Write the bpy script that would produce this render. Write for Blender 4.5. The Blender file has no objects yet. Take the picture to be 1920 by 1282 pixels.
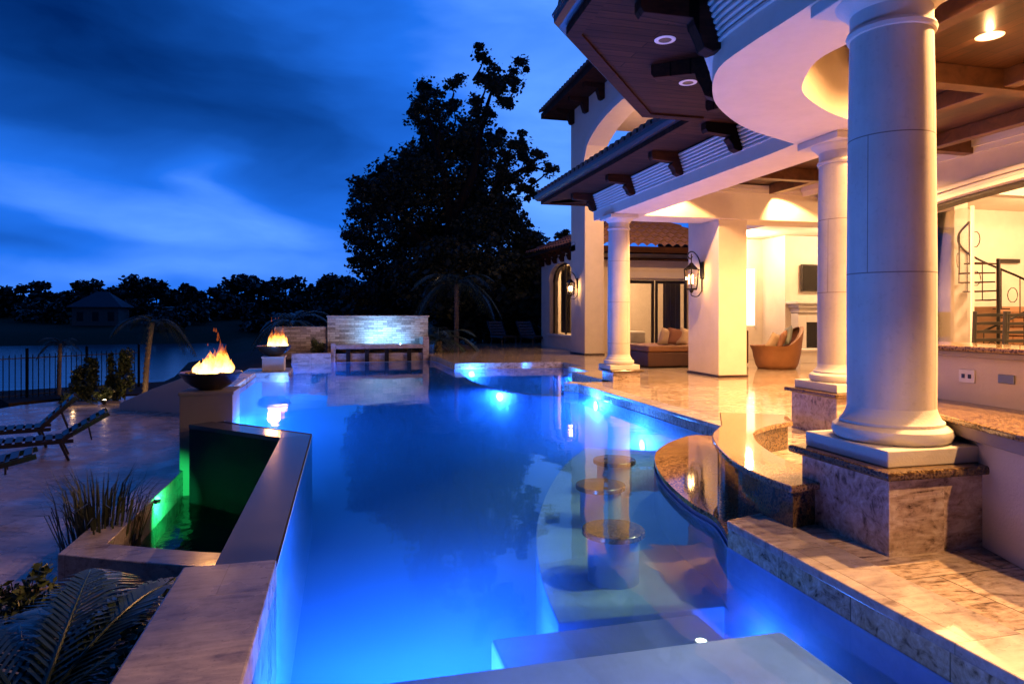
import bpy, bmesh, math, random
import numpy as np
from mathutils import Vector, Matrix
random.seed(7); rng = np.random.default_rng(7)
R = math.radians; PI = math.pi
sc = bpy.context.scene; COL = sc.collection

# ------------------------------------------------------------------ camera
F = 1260.0; CX = 960.0; HY = 590.0; VX = 645.0; H = 1.65
YAW = math.atan((CX-VX)/F); CA, SA = math.cos(YAW), math.sin(YAW)
cd = bpy.data.cameras.new("camera"); cam = bpy.data.objects.new("camera", cd); COL.objects.link(cam)
cd.sensor_width = 36.0; cd.lens = 36.0*F/1920; cd.shift_y = -(641-HY)/1920
cd.clip_start = 0.05; cd.clip_end = 3000
cam.location = (0, 0, H); cam.rotation_euler = (R(90), 0, -YAW); sc.camera = cam

def at(px, py, Z):            # plan position of a point seen at a pixel, at height Z
    d = F*(Z-H)/(HY-py); t = (px-CX)/F
    return (d*(t*CA+SA), d*(CA-t*SA))
def atd(px, py, d):           # point at a distance
    t = (px-CX)/F
    return Vector((d*(t*CA+SA), d*(CA-t*SA), H+(HY-py)*d/F))

# ------------------------------------------------------------------ world
W = bpy.data.worlds.new("World"); sc.world = W; W.use_nodes = True
SKY_STRENGTH = 1.6
def build_world():
    nt = W.node_tree; N = nt.nodes; L = nt.links; N.clear()
    out = N.new('ShaderNodeOutputWorld'); bg = N.new('ShaderNodeBackground')
    L.new(bg.outputs[0], out.inputs[0]); bg.inputs[1].default_value = SKY_STRENGTH
    tc = N.new('ShaderNodeTexCoord')
    nz = N.new('ShaderNodeVectorMath'); nz.operation = 'NORMALIZE'; L.new(tc.outputs['Generated'], nz.inputs[0])
    sep = N.new('ShaderNodeSeparateXYZ'); L.new(nz.outputs[0], sep.inputs[0])
    def m(op, a, b=None, c=None):
        n = N.new('ShaderNodeMath'); n.operation = op
        for i, v in enumerate((a, b, c)):
            if v is None: continue
            if isinstance(v, (int, float)): n.inputs[i].default_value = v
            else: L.new(v, n.inputs[i])
        return n.outputs[0]
    X, Y, Z = sep.outputs
    az = m('ARCTAN2', X, Y); el = m('ARCSINE', Z)
    # streaky cloud noise, stretched along the horizon and slanting
    comb = N.new('ShaderNodeCombineXYZ')
    L.new(m('ADD', m('MULTIPLY', az, 2.0), m('MULTIPLY', el, 2.2)), comb.inputs[0])
    L.new(m('MULTIPLY', el, 7.0), comb.inputs[1]); comb.inputs[2].default_value = 3.7
    no = N.new('ShaderNodeTexNoise'); L.new(comb.outputs[0], no.inputs['Vector'])
    no.inputs['Scale'].default_value = 1.25; no.inputs['Detail'].default_value = 2.6; no.inputs['Roughness'].default_value = .5
    n1 = m('SUBTRACT', no.outputs[0], .5)
    azd = m('ADD', az, m('MULTIPLY', n1, .26)); eld = m('ADD', el, m('MULTIPLY', n1, .13))
    def lobe(px, py, sx, sy, slant, amp):
        t = (px-CX)/F; v = Vector((t*CA+SA, CA-t*SA, (HY-py)/F)).normalized()
        a0 = math.atan2(v.x, v.y); e0 = math.asin(v.z)
        da = m('SUBTRACT', azd, a0); de = m('SUBTRACT', m('SUBTRACT', eld, e0), m('MULTIPLY', da, slant))
        q = m('ADD', m('POWER', m('ABSOLUTE', m('DIVIDE', da, sx)), 2.0), m('POWER', m('ABSOLUTE', m('DIVIDE', de, sy)), 2.0))
        return m('MULTIPLY', m('EXPONENT', m('MULTIPLY', q, -1.0)), amp)
    # finer billows riding on the broad cloud banks
    c2 = N.new('ShaderNodeCombineXYZ'); L.new(m('MULTIPLY', azd, 5.0), c2.inputs[0]); L.new(m('MULTIPLY', eld, 13.0), c2.inputs[1]); c2.inputs[2].default_value = 1.3
    no2 = N.new('ShaderNodeTexNoise'); L.new(c2.outputs[0], no2.inputs['Vector']); no2.inputs['Scale'].default_value = 1.0; no2.inputs['Detail'].default_value = 4.0; no2.inputs['Roughness'].default_value = .55
    v = m('ADD', m('ADD', m('MULTIPLY', n1, .26), m('MULTIPLY', m('SUBTRACT', no2.outputs[0], .5), .34)), .54)
    for l in ((40, 40, .36, .20, 0, -.40), (420, 150, .30, .10, -.15, -.12), (1050, 60, .30, .30, 0, .30),
              (110, 345, .24, .09, -.40, .22), (400, 415, .26, .07, -.12, .22), (430, 325, .075, .026, -.25, .24), (480, 405, .10, .03, -.1, .10),
              (330, 505, .60, .035, 0, .12), (650, 330, .14, .09, 0, -.10), (60, 455, .14, .02, 0, -.12), (250, 470, .30, .012, 0, -.08), (1050, 390, .1, .08, 0, .22)):
        v = m('ADD', v, lobe(*l))
    cr = N.new('ShaderNodeValToRGB'); L.new(v, cr.inputs[0]); e = cr.color_ramp.elements
    e[0].position = 0.0; e[0].color = (0, .012, .085, 1); e[1].position = 1.0; e[1].color = (.12, .32, .92, 1)
    for p, c in ((.32, (.003, .046, .25)), (.62, (.010, .108, .55)), (.82, (.06, .205, .76))):
        k = e.new(p); k.color = (*c, 1)
    # the sky behind the viewer and overhead is already darker
    mr = N.new('ShaderNodeMapRange'); mr.interpolation_type = 'SMOOTHSTEP'; L.new(Y, mr.inputs[0])
    for i_, q_ in ((1, -.35), (2, .45), (3, .16), (4, 1.0)): mr.inputs[i_].default_value = q_
    mz = N.new('ShaderNodeMapRange'); mz.interpolation_type = 'SMOOTHSTEP'; L.new(Z, mz.inputs[0])
    for i_, q_ in ((1, .42), (2, .9), (3, 1.0), (4, .62)): mz.inputs[i_].default_value = q_
    L.new(m('MULTIPLY', m('MULTIPLY', mr.outputs[0], mz.outputs[0]), SKY_STRENGTH), bg.inputs[1])
    L.new(cr.outputs[0], bg.inputs[0])
build_world()
sc.view_settings.view_transform = 'Standard'; sc.view_settings.look = 'None'
sc.view_settings.exposure = 0.0; sc.view_settings.gamma = 1.0
cy = sc.cycles
cy.use_denoising = True; cy.max_bounces = 8; cy.diffuse_bounces = 3; cy.glossy_bounces = 4; cy.transparent_max_bounces = 12
cy.sample_clamp_indirect = 3.0; cy.caustics_reflective = False; cy.caustics_refractive = False

WARM = (1.0, .50, .17); WARM2 = (1.0, .50, .18)
def lamp(kind, name, loc, energy, color, size=.05, target=None, angle=120, blend=.6):
    l = bpy.data.lights.new(name, kind); l.energy = energy; l.color = color
    if kind in ('POINT', 'SPOT'): l.shadow_soft_size = size
    if kind == 'AREA': l.size = size
    if kind == 'SPOT': l.spot_size = R(angle); l.spot_blend = blend
    o = bpy.data.objects.new(name, l); COL.objects.link(o); o.location = loc
    if target is not None:
        o.rotation_euler = (Vector(target)-Vector(loc)).to_track_quat('-Z', 'Y').to_euler()
    return o

# ------------------------------------------------------------------ mesh helpers
ORG = {}
def tag(o, label=None, cat=None, group=None, kind=None):
    if label: o['label'] = label
    if cat: o['category'] = cat
    if group: o['group'] = group
    if kind: o['kind'] = kind
    return o
def thing(name, label, cat, loc=(0, 0, 0), rz=0.0, group=None, world=False):
    o = bpy.data.objects.new(name, None); COL.objects.link(o); o.location = loc; o.rotation_euler = (0, 0, rz)
    o.empty_display_size = .2
    ORG[o.name] = Vector(loc) if world else Vector((0, 0, 0))
    return tag(o, label, cat, group)
def copy_tree(o, parent=None):
    c = o.copy(); COL.objects.link(c); ORG[c.name] = ORG.get(o.name, Vector((0, 0, 0)))
    if parent is not None: c.parent = parent
    for ch in [k for k in o.children]: copy_tree(ch, c)
    return c

class MB:
    def __init__(s): s.v = []; s.f = []
    def add(s, vs, fs):
        b = len(s.v); s.v += [tuple(p) for p in vs]; s.f += [tuple(i+b for i in f) for f in fs]; return s
    def box(s, x0, x1, y0, y1, z0, z1):
        v = [(x, y, z) for z in (z0, z1) for y in (y0, y1) for x in (x0, x1)]
        return s.add(v, [(0, 2, 3, 1), (4, 5, 7, 6), (0, 1, 5, 4), (2, 6, 7, 3), (0, 4, 6, 2), (1, 3, 7, 5)])
    def obox(s, c, size, rot=None):
        m = rot or Matrix.Identity(3); a, b, d = [k/2 for k in size]
        v = [Vector(c)+m @ Vector((x, y, z)) for z in (-d, d) for y in (-b, b) for x in (-a, a)]
        return s.add(v, [(0, 2, 3, 1), (4, 5, 7, 6), (0, 1, 5, 4), (2, 6, 7, 3), (0, 4, 6, 2), (1, 3, 7, 5)])
    def bar(s, p, q, w, h=None):
        p = Vector(p); q = Vector(q); d = q-p; m = d.to_track_quat('X', 'Z').to_matrix()
        return s.obox((p+q)/2, (d.length, w, h or w), m)
    def prism(s, poly, z0, z1):
        n = len(poly)
        a = sum(poly[i][0]*poly[(i+1) % n][1]-poly[(i+1) % n][0]*poly[i][1] for i in range(n))
        if a < 0: poly = poly[::-1]
        v = [(x, y, z0) for x, y in poly]+[(x, y, z1) for x, y in poly]
        f = [tuple(range(n))[::-1], tuple(range(n, 2*n))]+[(i, (i+1) % n, n+(i+1) % n, n+i) for i in range(n)]
        return s.add(v, f)
    def lathe(s, prof, c=(0, 0, 0), seg=32, a0=0.0, a1=2*PI, squash=1.0):
        full = abs(a1-a0-2*PI) < 1e-6; n = seg if full else seg+1; v = []; f = []
        for r, z in prof:
            for i in range(n):
                a = a0+(a1-a0)*i/seg
                v.append((c[0]+r*math.cos(a), c[1]+r*math.sin(a)*squash, c[2]+z))
        for j in range(len(prof)-1):
            for i in range(seg):
                k = (i+1) % n
                f.append((j*n+i, j*n+k, (j+1)*n+k, (j+1)*n+i))
        if full:
            if prof[0][0] > 1e-5: f.append(tuple(range(n))[::-1])
            if prof[-1][0] > 1e-5: f.append(tuple(range((len(prof)-1)*n, len(prof)*n)))
        return s.add(v, f)
    def tube(s, pts, r, seg=8, r1=None):
        pts = [Vector(p) for p in pts]; n = len(pts); v = []; f = []; up = Vector((0, 0, 1))
        for i, p in enumerate(pts):
            d = (pts[min(i+1, n-1)]-pts[max(i-1, 0)]).normalized()
            a = d.cross(up)
            if a.length < 1e-3: a = d.cross(Vector((1, 0, 0)))
            a.normalize(); b = d.cross(a)
            rr = r if r1 is None else r+(r1-r)*i/(n-1)
            for k in range(seg):
                t = 2*PI*k/seg; v.append(p+a*rr*math.cos(t)+b*rr*math.sin(t))
        for i in range(n-1):
            for k in range(seg):
                k2 = (k+1) % seg; f.append((i*seg+k, i*seg+k2, (i+1)*seg+k2, (i+1)*seg+k))
        f.append(tuple(range(seg))[::-1]); f.append(tuple(range((n-1)*seg, n*seg)))
        return s.add(v, f)
    def sweep(s, path, prof, closed=False):
        """profile (offset to the right of travel, z) swept along a plan path"""
        n = len(path); k = len(prof); v = []; f = []
        for i in range(n):
            p = offset_pt(path, i, 0)
            for o, z in prof:
                q = offset_pt(path, i, o); v.append((q[0], q[1], z))
        for i in range(n-1):
            for j in range(k if closed else k-1):
                j2 = (j+1) % k; f.append((i*k+j, (i+1)*k+j, (i+1)*k+j2, i*k+j2))
        if closed:
            f.append(tuple(range(k))); f.append(tuple(range((n-1)*k, n*k))[::-1])
        return s.add(v, f)
    def strip(s, a, b):
        n = len(a); return s.add(list(a)+list(b), [(i, i+1, n+i+1, n+i) for i in range(n-1)])
    def build(s, name, mat, parent=None, smooth=False, bevel=0.0, loc=None, solid=0.0, subsurf=0, up=False):
        me = bpy.data.meshes.new(name)
        o0 = Vector(loc) if loc is not None else Vector((0, 0, 0))
        if parent is not None:
            r = parent
            while r.parent is not None: r = r.parent
            o0 = ORG.get(r.name, o0)
        me.from_pydata([tuple(Vector(p)-o0) for p in s.v], [], s.f)
        me.validate(); me.update()
        bm = bmesh.new(); bm.from_mesh(me)
        bmesh.ops.recalc_face_normals(bm, faces=bm.faces)
        if up:
            for fc in bm.faces:
                fc.normal_update()
                if fc.normal.z < 0: fc.normal_flip()
        bm.to_mesh(me); bm.free()
        me.materials.append(mat)
        if smooth:
            me.polygons.foreach_set('use_smooth', [True]*len(me.polygons))
            try: me.set_sharp_from_angle(angle=R(38))
            except Exception: pass
        o = bpy.data.objects.new(name, me); COL.objects.link(o)
        if parent is not None: o.parent = parent
        elif loc is not None: o.location = loc
        if bevel:
            b = o.modifiers.new('bevel', 'BEVEL'); b.width = bevel; b.segments = 2; b.limit_method = 'ANGLE'; b.angle_limit = R(40)
        if solid:
            b = o.modifiers.new('solid', 'SOLIDIFY'); b.thickness = solid; b.offset = 0
        if subsurf:
            b = o.modifiers.new('sub', 'SUBSURF'); b.levels = subsurf; b.render_levels = subsurf
        return o
def offset_pt(path, i, o):
    n = len(path); p = Vector(path[i][:2])
    def nrm(a, b):
        d = (Vector(b[:2])-Vector(a[:2])).normalized(); return Vector((d.y, -d.x))
    if i == 0: m = nrm(path[0], path[1]); k = 1
    elif i == n-1: m = nrm(path[-2], path[-1]); k = 1
    else:
        a, b = nrm(path[i-1], path[i]), nrm(path[i], path[i+1]); m = (a+b).normalized(); k = 1/max(.35, m.dot(a))
    return p+m*o*k
def spline(pts, n=8):
    out = []; P = [Vector(p) for p in pts]; P = [2*P[0]-P[1]]+P+[2*P[-1]-P[-2]]
    for i in range(1, len(P)-2):
        for k in range(n):
            t = k/n; a, b, c, d = P[i-1:i+3]
            out.append(.5*((2*b)+(c-a)*t+(2*a-5*b+4*c-d)*t*t+(3*b-a-3*c+d)*t**3))
    out.append(P[-2]); return [tuple(p) for p in out]
def single(mb, name, mat, label, cat, group=None, loc=None, **k):
    if loc is None:
        a = np.array(mb.v); loc = ((a[:, 0].min()+a[:, 0].max())/2, (a[:, 1].min()+a[:, 1].max())/2, a[:, 2].min())
    o = mb.build(name, mat, loc=loc, **k); ORG[o.name] = Vector(loc)
    return tag(o, label, cat, group)
def struct(mb, name, mat, **k): return tag(mb.build(name, mat, **k), kind='structure')

# ------------------------------------------------------------------ materials
class MT:
    def __init__(s, name):
        s.m = bpy.data.materials.new(name); s.m.use_nodes = True; s.nt = s.m.node_tree
        s.N = s.nt.nodes; s.b = s.N['Principled BSDF']; s.out = s.N['Material Output']
        s.tc = s.N.new('ShaderNodeTexCoord')
    def L(s, a, b): s.nt.links.new(a, b)
    def set(s, **k):
        for n, v in k.items():
            i = s.b.inputs[{'col': 'Base Color', 'rough': 'Roughness', 'metal': 'Metallic', 'spec': 'Specular IOR Level',
                            'em': 'Emission Color', 'ems': 'Emission Strength', 'coat': 'Coat Weight', 'alpha': 'Alpha', 'sheen': 'Sheen Weight'}[n]]
            if hasattr(v, 'node'): s.L(v, i)
            else: i.default_value = (*v, 1) if isinstance(v, tuple) and len(v) == 3 else v
        return s
    def map(s, scale=(1, 1, 1), rot=(0, 0, 0), coord='Object'):
        n = s.N.new('ShaderNodeMapping'); s.L(s.tc.outputs[coord], n.inputs[0])
        n.inputs['Scale'].default_value = scale if not isinstance(scale, (int, float)) else (scale,)*3
        n.inputs['Rotation'].default_value = rot; return n.outputs[0]
    def noise(s, vec, scale=5, detail=4, rough=.5, dist=0):
        n = s.N.new('ShaderNodeTexNoise'); s.L(vec, n.inputs['Vector'])
        for k, v in (('Scale', scale), ('Detail', detail), ('Roughness', rough), ('Distortion', dist)): n.inputs[k].default_value = v
        return n.outputs[0]
    def wave(s, vec, scale=1, dist=5, detail=3, dscale=1.0, prof='SIN'):
        n = s.N.new('ShaderNodeTexWave'); s.L(vec, n.inputs['Vector']); n.wave_profile = prof
        for k, v in (('Scale', scale), ('Distortion', dist), ('Detail', detail), ('Detail Scale', dscale)): n.inputs[k].default_value = v
        return n.outputs[1]
    def voro(s, vec, scale=5, feat='F1', out=0, rand=1.0):
        n = s.N.new('ShaderNodeTexVoronoi'); n.feature = feat; s.L(vec, n.inputs['Vector']); n.inputs['Scale'].default_value = scale
        n.inputs['Randomness'].default_value = rand; return n.outputs[out]
    def brick(s, vec, scale=1, w=.6, h=.6, mortar=.006, off=.5, c1=1.0, c2=.8, cm=0.0):
        n = s.N.new('ShaderNodeTexBrick'); s.L(vec, n.inputs['Vector']); n.offset = off
        n.inputs['Color1'].default_value = (c1,)*3+(1,); n.inputs['Color2'].default_value = (c2,)*3+(1,); n.inputs['Mortar'].default_value = (cm,)*3+(1,)
        n.inputs['Scale'].default_value = scale; n.inputs['Brick Width'].default_value = w; n.inputs['Row Height'].default_value = h
        n.inputs['Mortar Size'].default_value = mortar; n.inputs['Mortar Smooth'].default_value = .1
        return n
    def ramp(s, fac, *stops):
        n = s.N.new('ShaderNodeValToRGB'); s.L(fac, n.inputs[0]); e = n.color_ramp.elements
        while len(e) < len(stops): e.new(.5)
        for k, (p, c) in enumerate(stops):
            e[k].position = p; e[k].color = (*c, 1) if isinstance(c, tuple) else (c, c, c, 1)
        return n.outputs[0]
    def mix(s, fac, a, b, mode='MIX'):
        n = s.N.new('ShaderNodeMix'); n.data_type = 'RGBA'; n.blend_type = mode
        for i, v in ((0, fac), (6, a), (7, b)):
            if hasattr(v, 'node'): s.L(v, n.inputs[i])
            else: n.inputs[i].default_value = (*v, 1) if isinstance(v, tuple) else v
        return n.outputs[2]
    def math(s, op, a, b=0.0):
        n = s.N.new('ShaderNodeMath'); n.operation = op
        for i, v in enumerate((a, b)):
            if hasattr(v, 'node'): s.L(v, n.inputs[i])
            else: n.inputs[i].default_value = v
        return n.outputs[0]
    def bump(s, h, strength=.3, dist=.02):
        n = s.N.new('ShaderNodeBump'); s.L(h, n.inputs['Height']); n.inputs['Strength'].default_value = strength; n.inputs['Distance'].default_value = dist
        s.L(n.outputs[0], s.b.inputs['Normal']); return n.outputs[0]

def m_stucco(name, col, var=.12):
    t = MT(name); v = t.map(1)
    n = t.noise(v, 2.6, 7, .68); n2 = t.noise(v, 55, 3, .6)
    dark = tuple(c*(1-var) for c in col)
    t.set(col=t.ramp(n, (.3, dark), (.7, col)), rough=.75, spec=.25); t.bump(n2, .25, .01); return t.m
def m_trav(name, a, b, c, rough=.16, tile=.61, rot=.0, vein=1.0, mortar=.004):
    t = MT(name); v = t.map((1, 1, 1), (0, 0, rot))
    br = t.brick(v, 1, tile*1.5, tile, mortar, .5, 1.0, .0, .0)
    # every tile gets its own slice of the stone
    add = t.N.new('ShaderNodeVectorMath'); add.operation = 'ADD'; t.L(v, add.inputs[0])
    sc_ = t.N.new('ShaderNodeVectorMath'); sc_.operation = 'SCALE'; t.L(br.outputs[0], sc_.inputs[0]); sc_.inputs['Scale'].default_value = 7.3
    t.L(sc_.outputs[0], add.inputs[1])
    st = t.N.new('ShaderNodeVectorMath'); st.operation = 'MULTIPLY'; t.L(add.outputs[0], st.inputs[0]); st.inputs[1].default_value = (.8, 3.2, 3.0)
    w = t.noise(st.outputs[0], 1.5*vein, 8, .62, 2.2); n = t.noise(add.outputs[0], 5.0*vein, 7, .65, .8)
    f = t.math('ADD', t.math('MULTIPLY', w, .62), t.math('MULTIPLY', n, .38))
    col = t.ramp(f, (.37, a), (.46, b), (.60, c))
    pit = t.ramp(t.noise(v, 38, 4, .7), (.30, .55), (.42, 1.0)); fine = t.ramp(t.noise(st.outputs[0], 9*vein, 5, .7), (.3, .78), (.7, 1.08))
    col = t.mix(1.0, t.mix(1.0, col, pit, 'MULTIPLY'), fine, 'MULTIPLY')
    tone = t.ramp(br.outputs[0], (0, .82), (1, 1.0)); col = t.mix(1.0, col, tone, 'MULTIPLY')
    col = t.mix(br.outputs[1], col, (.10, .08, .06))
    t.set(col=col, rough=t.ramp(t.noise(v, 2.2, 4), (.3, rough*.6), (.75, rough*1.7)), spec=.55)
    t.bump(t.math('SUBTRACT', t.math('MULTIPLY', n, .3), br.outputs[1]), .12, .006); return t.m
def m_granite(name, rough=.05, k=1.0):
    t = MT(name); v = t.map(1)
    n = t.noise(v, 13, 6, .78, .8); vo = t.voro(v, 34)
    f = t.math('ADD', t.math('MULTIPLY', n, .8), t.math('MULTIPLY', vo, .45))
    t.set(col=t.ramp(f, (.36, (.018*k, .012*k, .010*k)), (.5, (.13*k, .075*k, .04*k)), (.62, (.42*k, .27*k, .13*k)), (.74, (.10*k, .055*k, .03*k))), rough=rough, spec=.6)
    return t.m
def m_plain(name, col, rough=.5, metal=0.0, spec=.5, bump=0.0, bs=40):
    t = MT(name); v = t.map(1); n = t.noise(v, 4, 4)
    n = t.math('ADD', t.math('MULTIPLY', n, .7), t.math('MULTIPLY', t.noise(v, 17, 5, .65), .3))
    t.set(col=t.ramp(n, (.3, tuple(c*.82 for c in col)), (.7, tuple(min(1, c*1.08) for c in col))), rough=rough, metal=metal, spec=spec)
    if bump: t.bump(t.noise(v, bs, 3), bump, .01)
    return t.m
def m_wood(name, a, b, rough=.35, scale=(1, 9, 9), plank=.14, axis=0):
    t = MT(name); v = t.map(scale); n = t.noise(v, 2.2, 6, .6, .8)
    col = t.ramp(n, (.3, a), (.7, b))
    if plank:
        br = t.brick(t.map(1, (0, 0, R(90)) if axis else (0, 0, 0)), 1, 3.0, plank, .006, .37, 1.0, .6, .05)
        col = t.mix(1.0, col, br.outputs[0], 'MULTIPLY')
    t.set(col=col, rough=rough, spec=.08 if rough > .5 else .3); return t.m
def m_emit(name, col, strength):
    t = MT(name); t.set(col=col, em=col, ems=strength); return t.m
def m_leaf(name, a, b, rough=.45):
    t = MT(name); v = t.map(1); n = t.noise(v, .9, 3); n2 = t.noise(v, 9, 2)
    t.set(col=t.ramp(t.math('ADD', t.math('MULTIPLY', n, .6), t.math('MULTIPLY', n2, .4)), (.35, a), (.65, b)), rough=rough, spec=.4); return t.m
def m_water(name, tint, bump=.04, scale=1.6, rough=.02):
    t = MT(name); v = t.map((1, 1, 1)); n = t.noise(v, scale, 3, .5)
    nb = t.bump(n, bump, .06)
    tr = t.N.new('ShaderNodeBsdfTransparent'); tr.inputs[0].default_value = (*tint, 1)
    gl = t.N.new('ShaderNodeBsdfGlossy'); gl.inputs['Roughness'].default_value = rough; gl.inputs[0].default_value = (1, 1, 1, 1)
    fr = t.N.new('ShaderNodeFresnel'); fr.inputs[0].default_value = 1.29
    t.L(nb, gl.inputs['Normal']); t.L(nb, fr.inputs['Normal'])
    mx = t.N.new('ShaderNodeMixShader'); t.L(fr.outputs[0], mx.inputs[0]); t.L(tr.outputs[0], mx.inputs[1]); t.L(gl.outputs[0], mx.inputs[2])
    t.L(mx.outputs[0], t.out.inputs[0]); t.N.remove(t.b); return t.m
def m_glass(name, tint=(.95, .95, .95)):
    t = MT(name)
    tr = t.N.new('ShaderNodeBsdfTransparent'); tr.inputs[0].default_value = (*tint, 1)
    gl = t.N.new('ShaderNodeBsdfGlossy'); gl.inputs['Roughness'].default_value = .02
    fr = t.N.new('ShaderNodeFresnel'); fr.inputs[0].default_value = 1.45
    mx = t.N.new('ShaderNodeMixShader'); t.L(fr.outputs[0], mx.inputs[0]); t.L(tr.outputs[0], mx.inputs[1]); t.L(gl.outputs[0], mx.inputs[2])
    t.L(mx.outputs[0], t.out.inputs[0]); t.N.remove(t.b); return t.m
def m_flame():
    t = MT('flame'); v = t.map((3, 3, 1.6)); n = t.noise(v, 3.0, 4, .6, .8)
    g = t.N.new('ShaderNodeSeparateXYZ'); t.L(t.tc.outputs['Object'], g.inputs[0])
    h = t.math('ADD', t.math('MULTIPLY', g.outputs[2], 1.55), t.math('MULTIPLY', t.math('SUBTRACT', n, .5), .9))
    col = t.ramp(h, (.0, (1, .80, .38)), (.40, (1, .62, .20)), (.75, (1, .33, .05)), (1.0, (.9, .16, .01)))
    em = t.N.new('ShaderNodeEmission'); t.L(col, em.inputs[0]); t.L(t.ramp(h, (0, 12.0), (.5, 7.0), (1, 1.6)), em.inputs[1])
    for nd in (em,): pass
    tr = t.N.new('ShaderNodeBsdfTransparent'); mx = t.N.new('ShaderNodeMixShader')
    lw = t.N.new('ShaderNodeLayerWeight'); lw.inputs[0].default_value = .35
    t.L(t.math('MAXIMUM', t.ramp(lw.outputs[1], (.10, .45), (.75, 1.0)), t.ramp(t.math('ADD', h, t.math('MULTIPLY', n, .3)), (.55, .0), (1.05, .9))), mx.inputs[0])
    t.L(em.outputs[0], mx.inputs[1]); t.L(tr.outputs[0], mx.inputs[2]); t.L(mx.outputs[0], t.out.inputs[0]); t.N.remove(t.b); return t.m
def m_column():
    t = MT('cast_stone_column'); v = t.map(1); n = t.noise(v, 1.6, 5, .6); n2 = t.noise(v, 70, 3)
    g = t.N.new('ShaderNodeSeparateXYZ'); t.L(t.tc.outputs['Object'], g.inputs[0])
    an = t.math('ARCTAN2', g.outputs[1], g.outputs[0])
    sec = t.math('FLOOR', t.math('DIVIDE', t.math('SUBTRACT', g.outputs[2], .12), .90))
    par = t.math('MODULO', t.math('ADD', sec, 4.0), 2.0)
    an2 = t.math('ABSOLUTE', t.math('SUBTRACT', an, t.math('SUBTRACT', t.math('MULTIPLY', par, 1.72), 2.85)))
    seam = t.math('LESS_THAN', an2, .011)
    hz = t.math('LESS_THAN', t.math('FRACT', t.math('DIVIDE', t.math('SUBTRACT', g.outputs[2], .12), .90)), .009)
    ln = t.math('MAXIMUM', seam, hz)
    sp = t.ramp(t.noise(v, 24, 5, .7), (.33, .90), (.45, 1.0)); strk = t.ramp(t.noise(t.map((5, 5, .5)), 1.2, 4, .6), (.3, .84), (.6, 1.0))
    col = t.mix(1.0, t.mix(1.0, t.ramp(n, (.3, (.47, .42, .36)), (.7, (.60, .55, .48))), sp, 'MULTIPLY'), strk, 'MULTIPLY')
    col = t.mix(ln, col, (.22, .18, .15))
    t.set(col=col, rough=.7, spec=.25); t.bump(t.math('SUBTRACT', t.math('MULTIPLY', n2, .3), ln), .3, .008); return t.m

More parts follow.
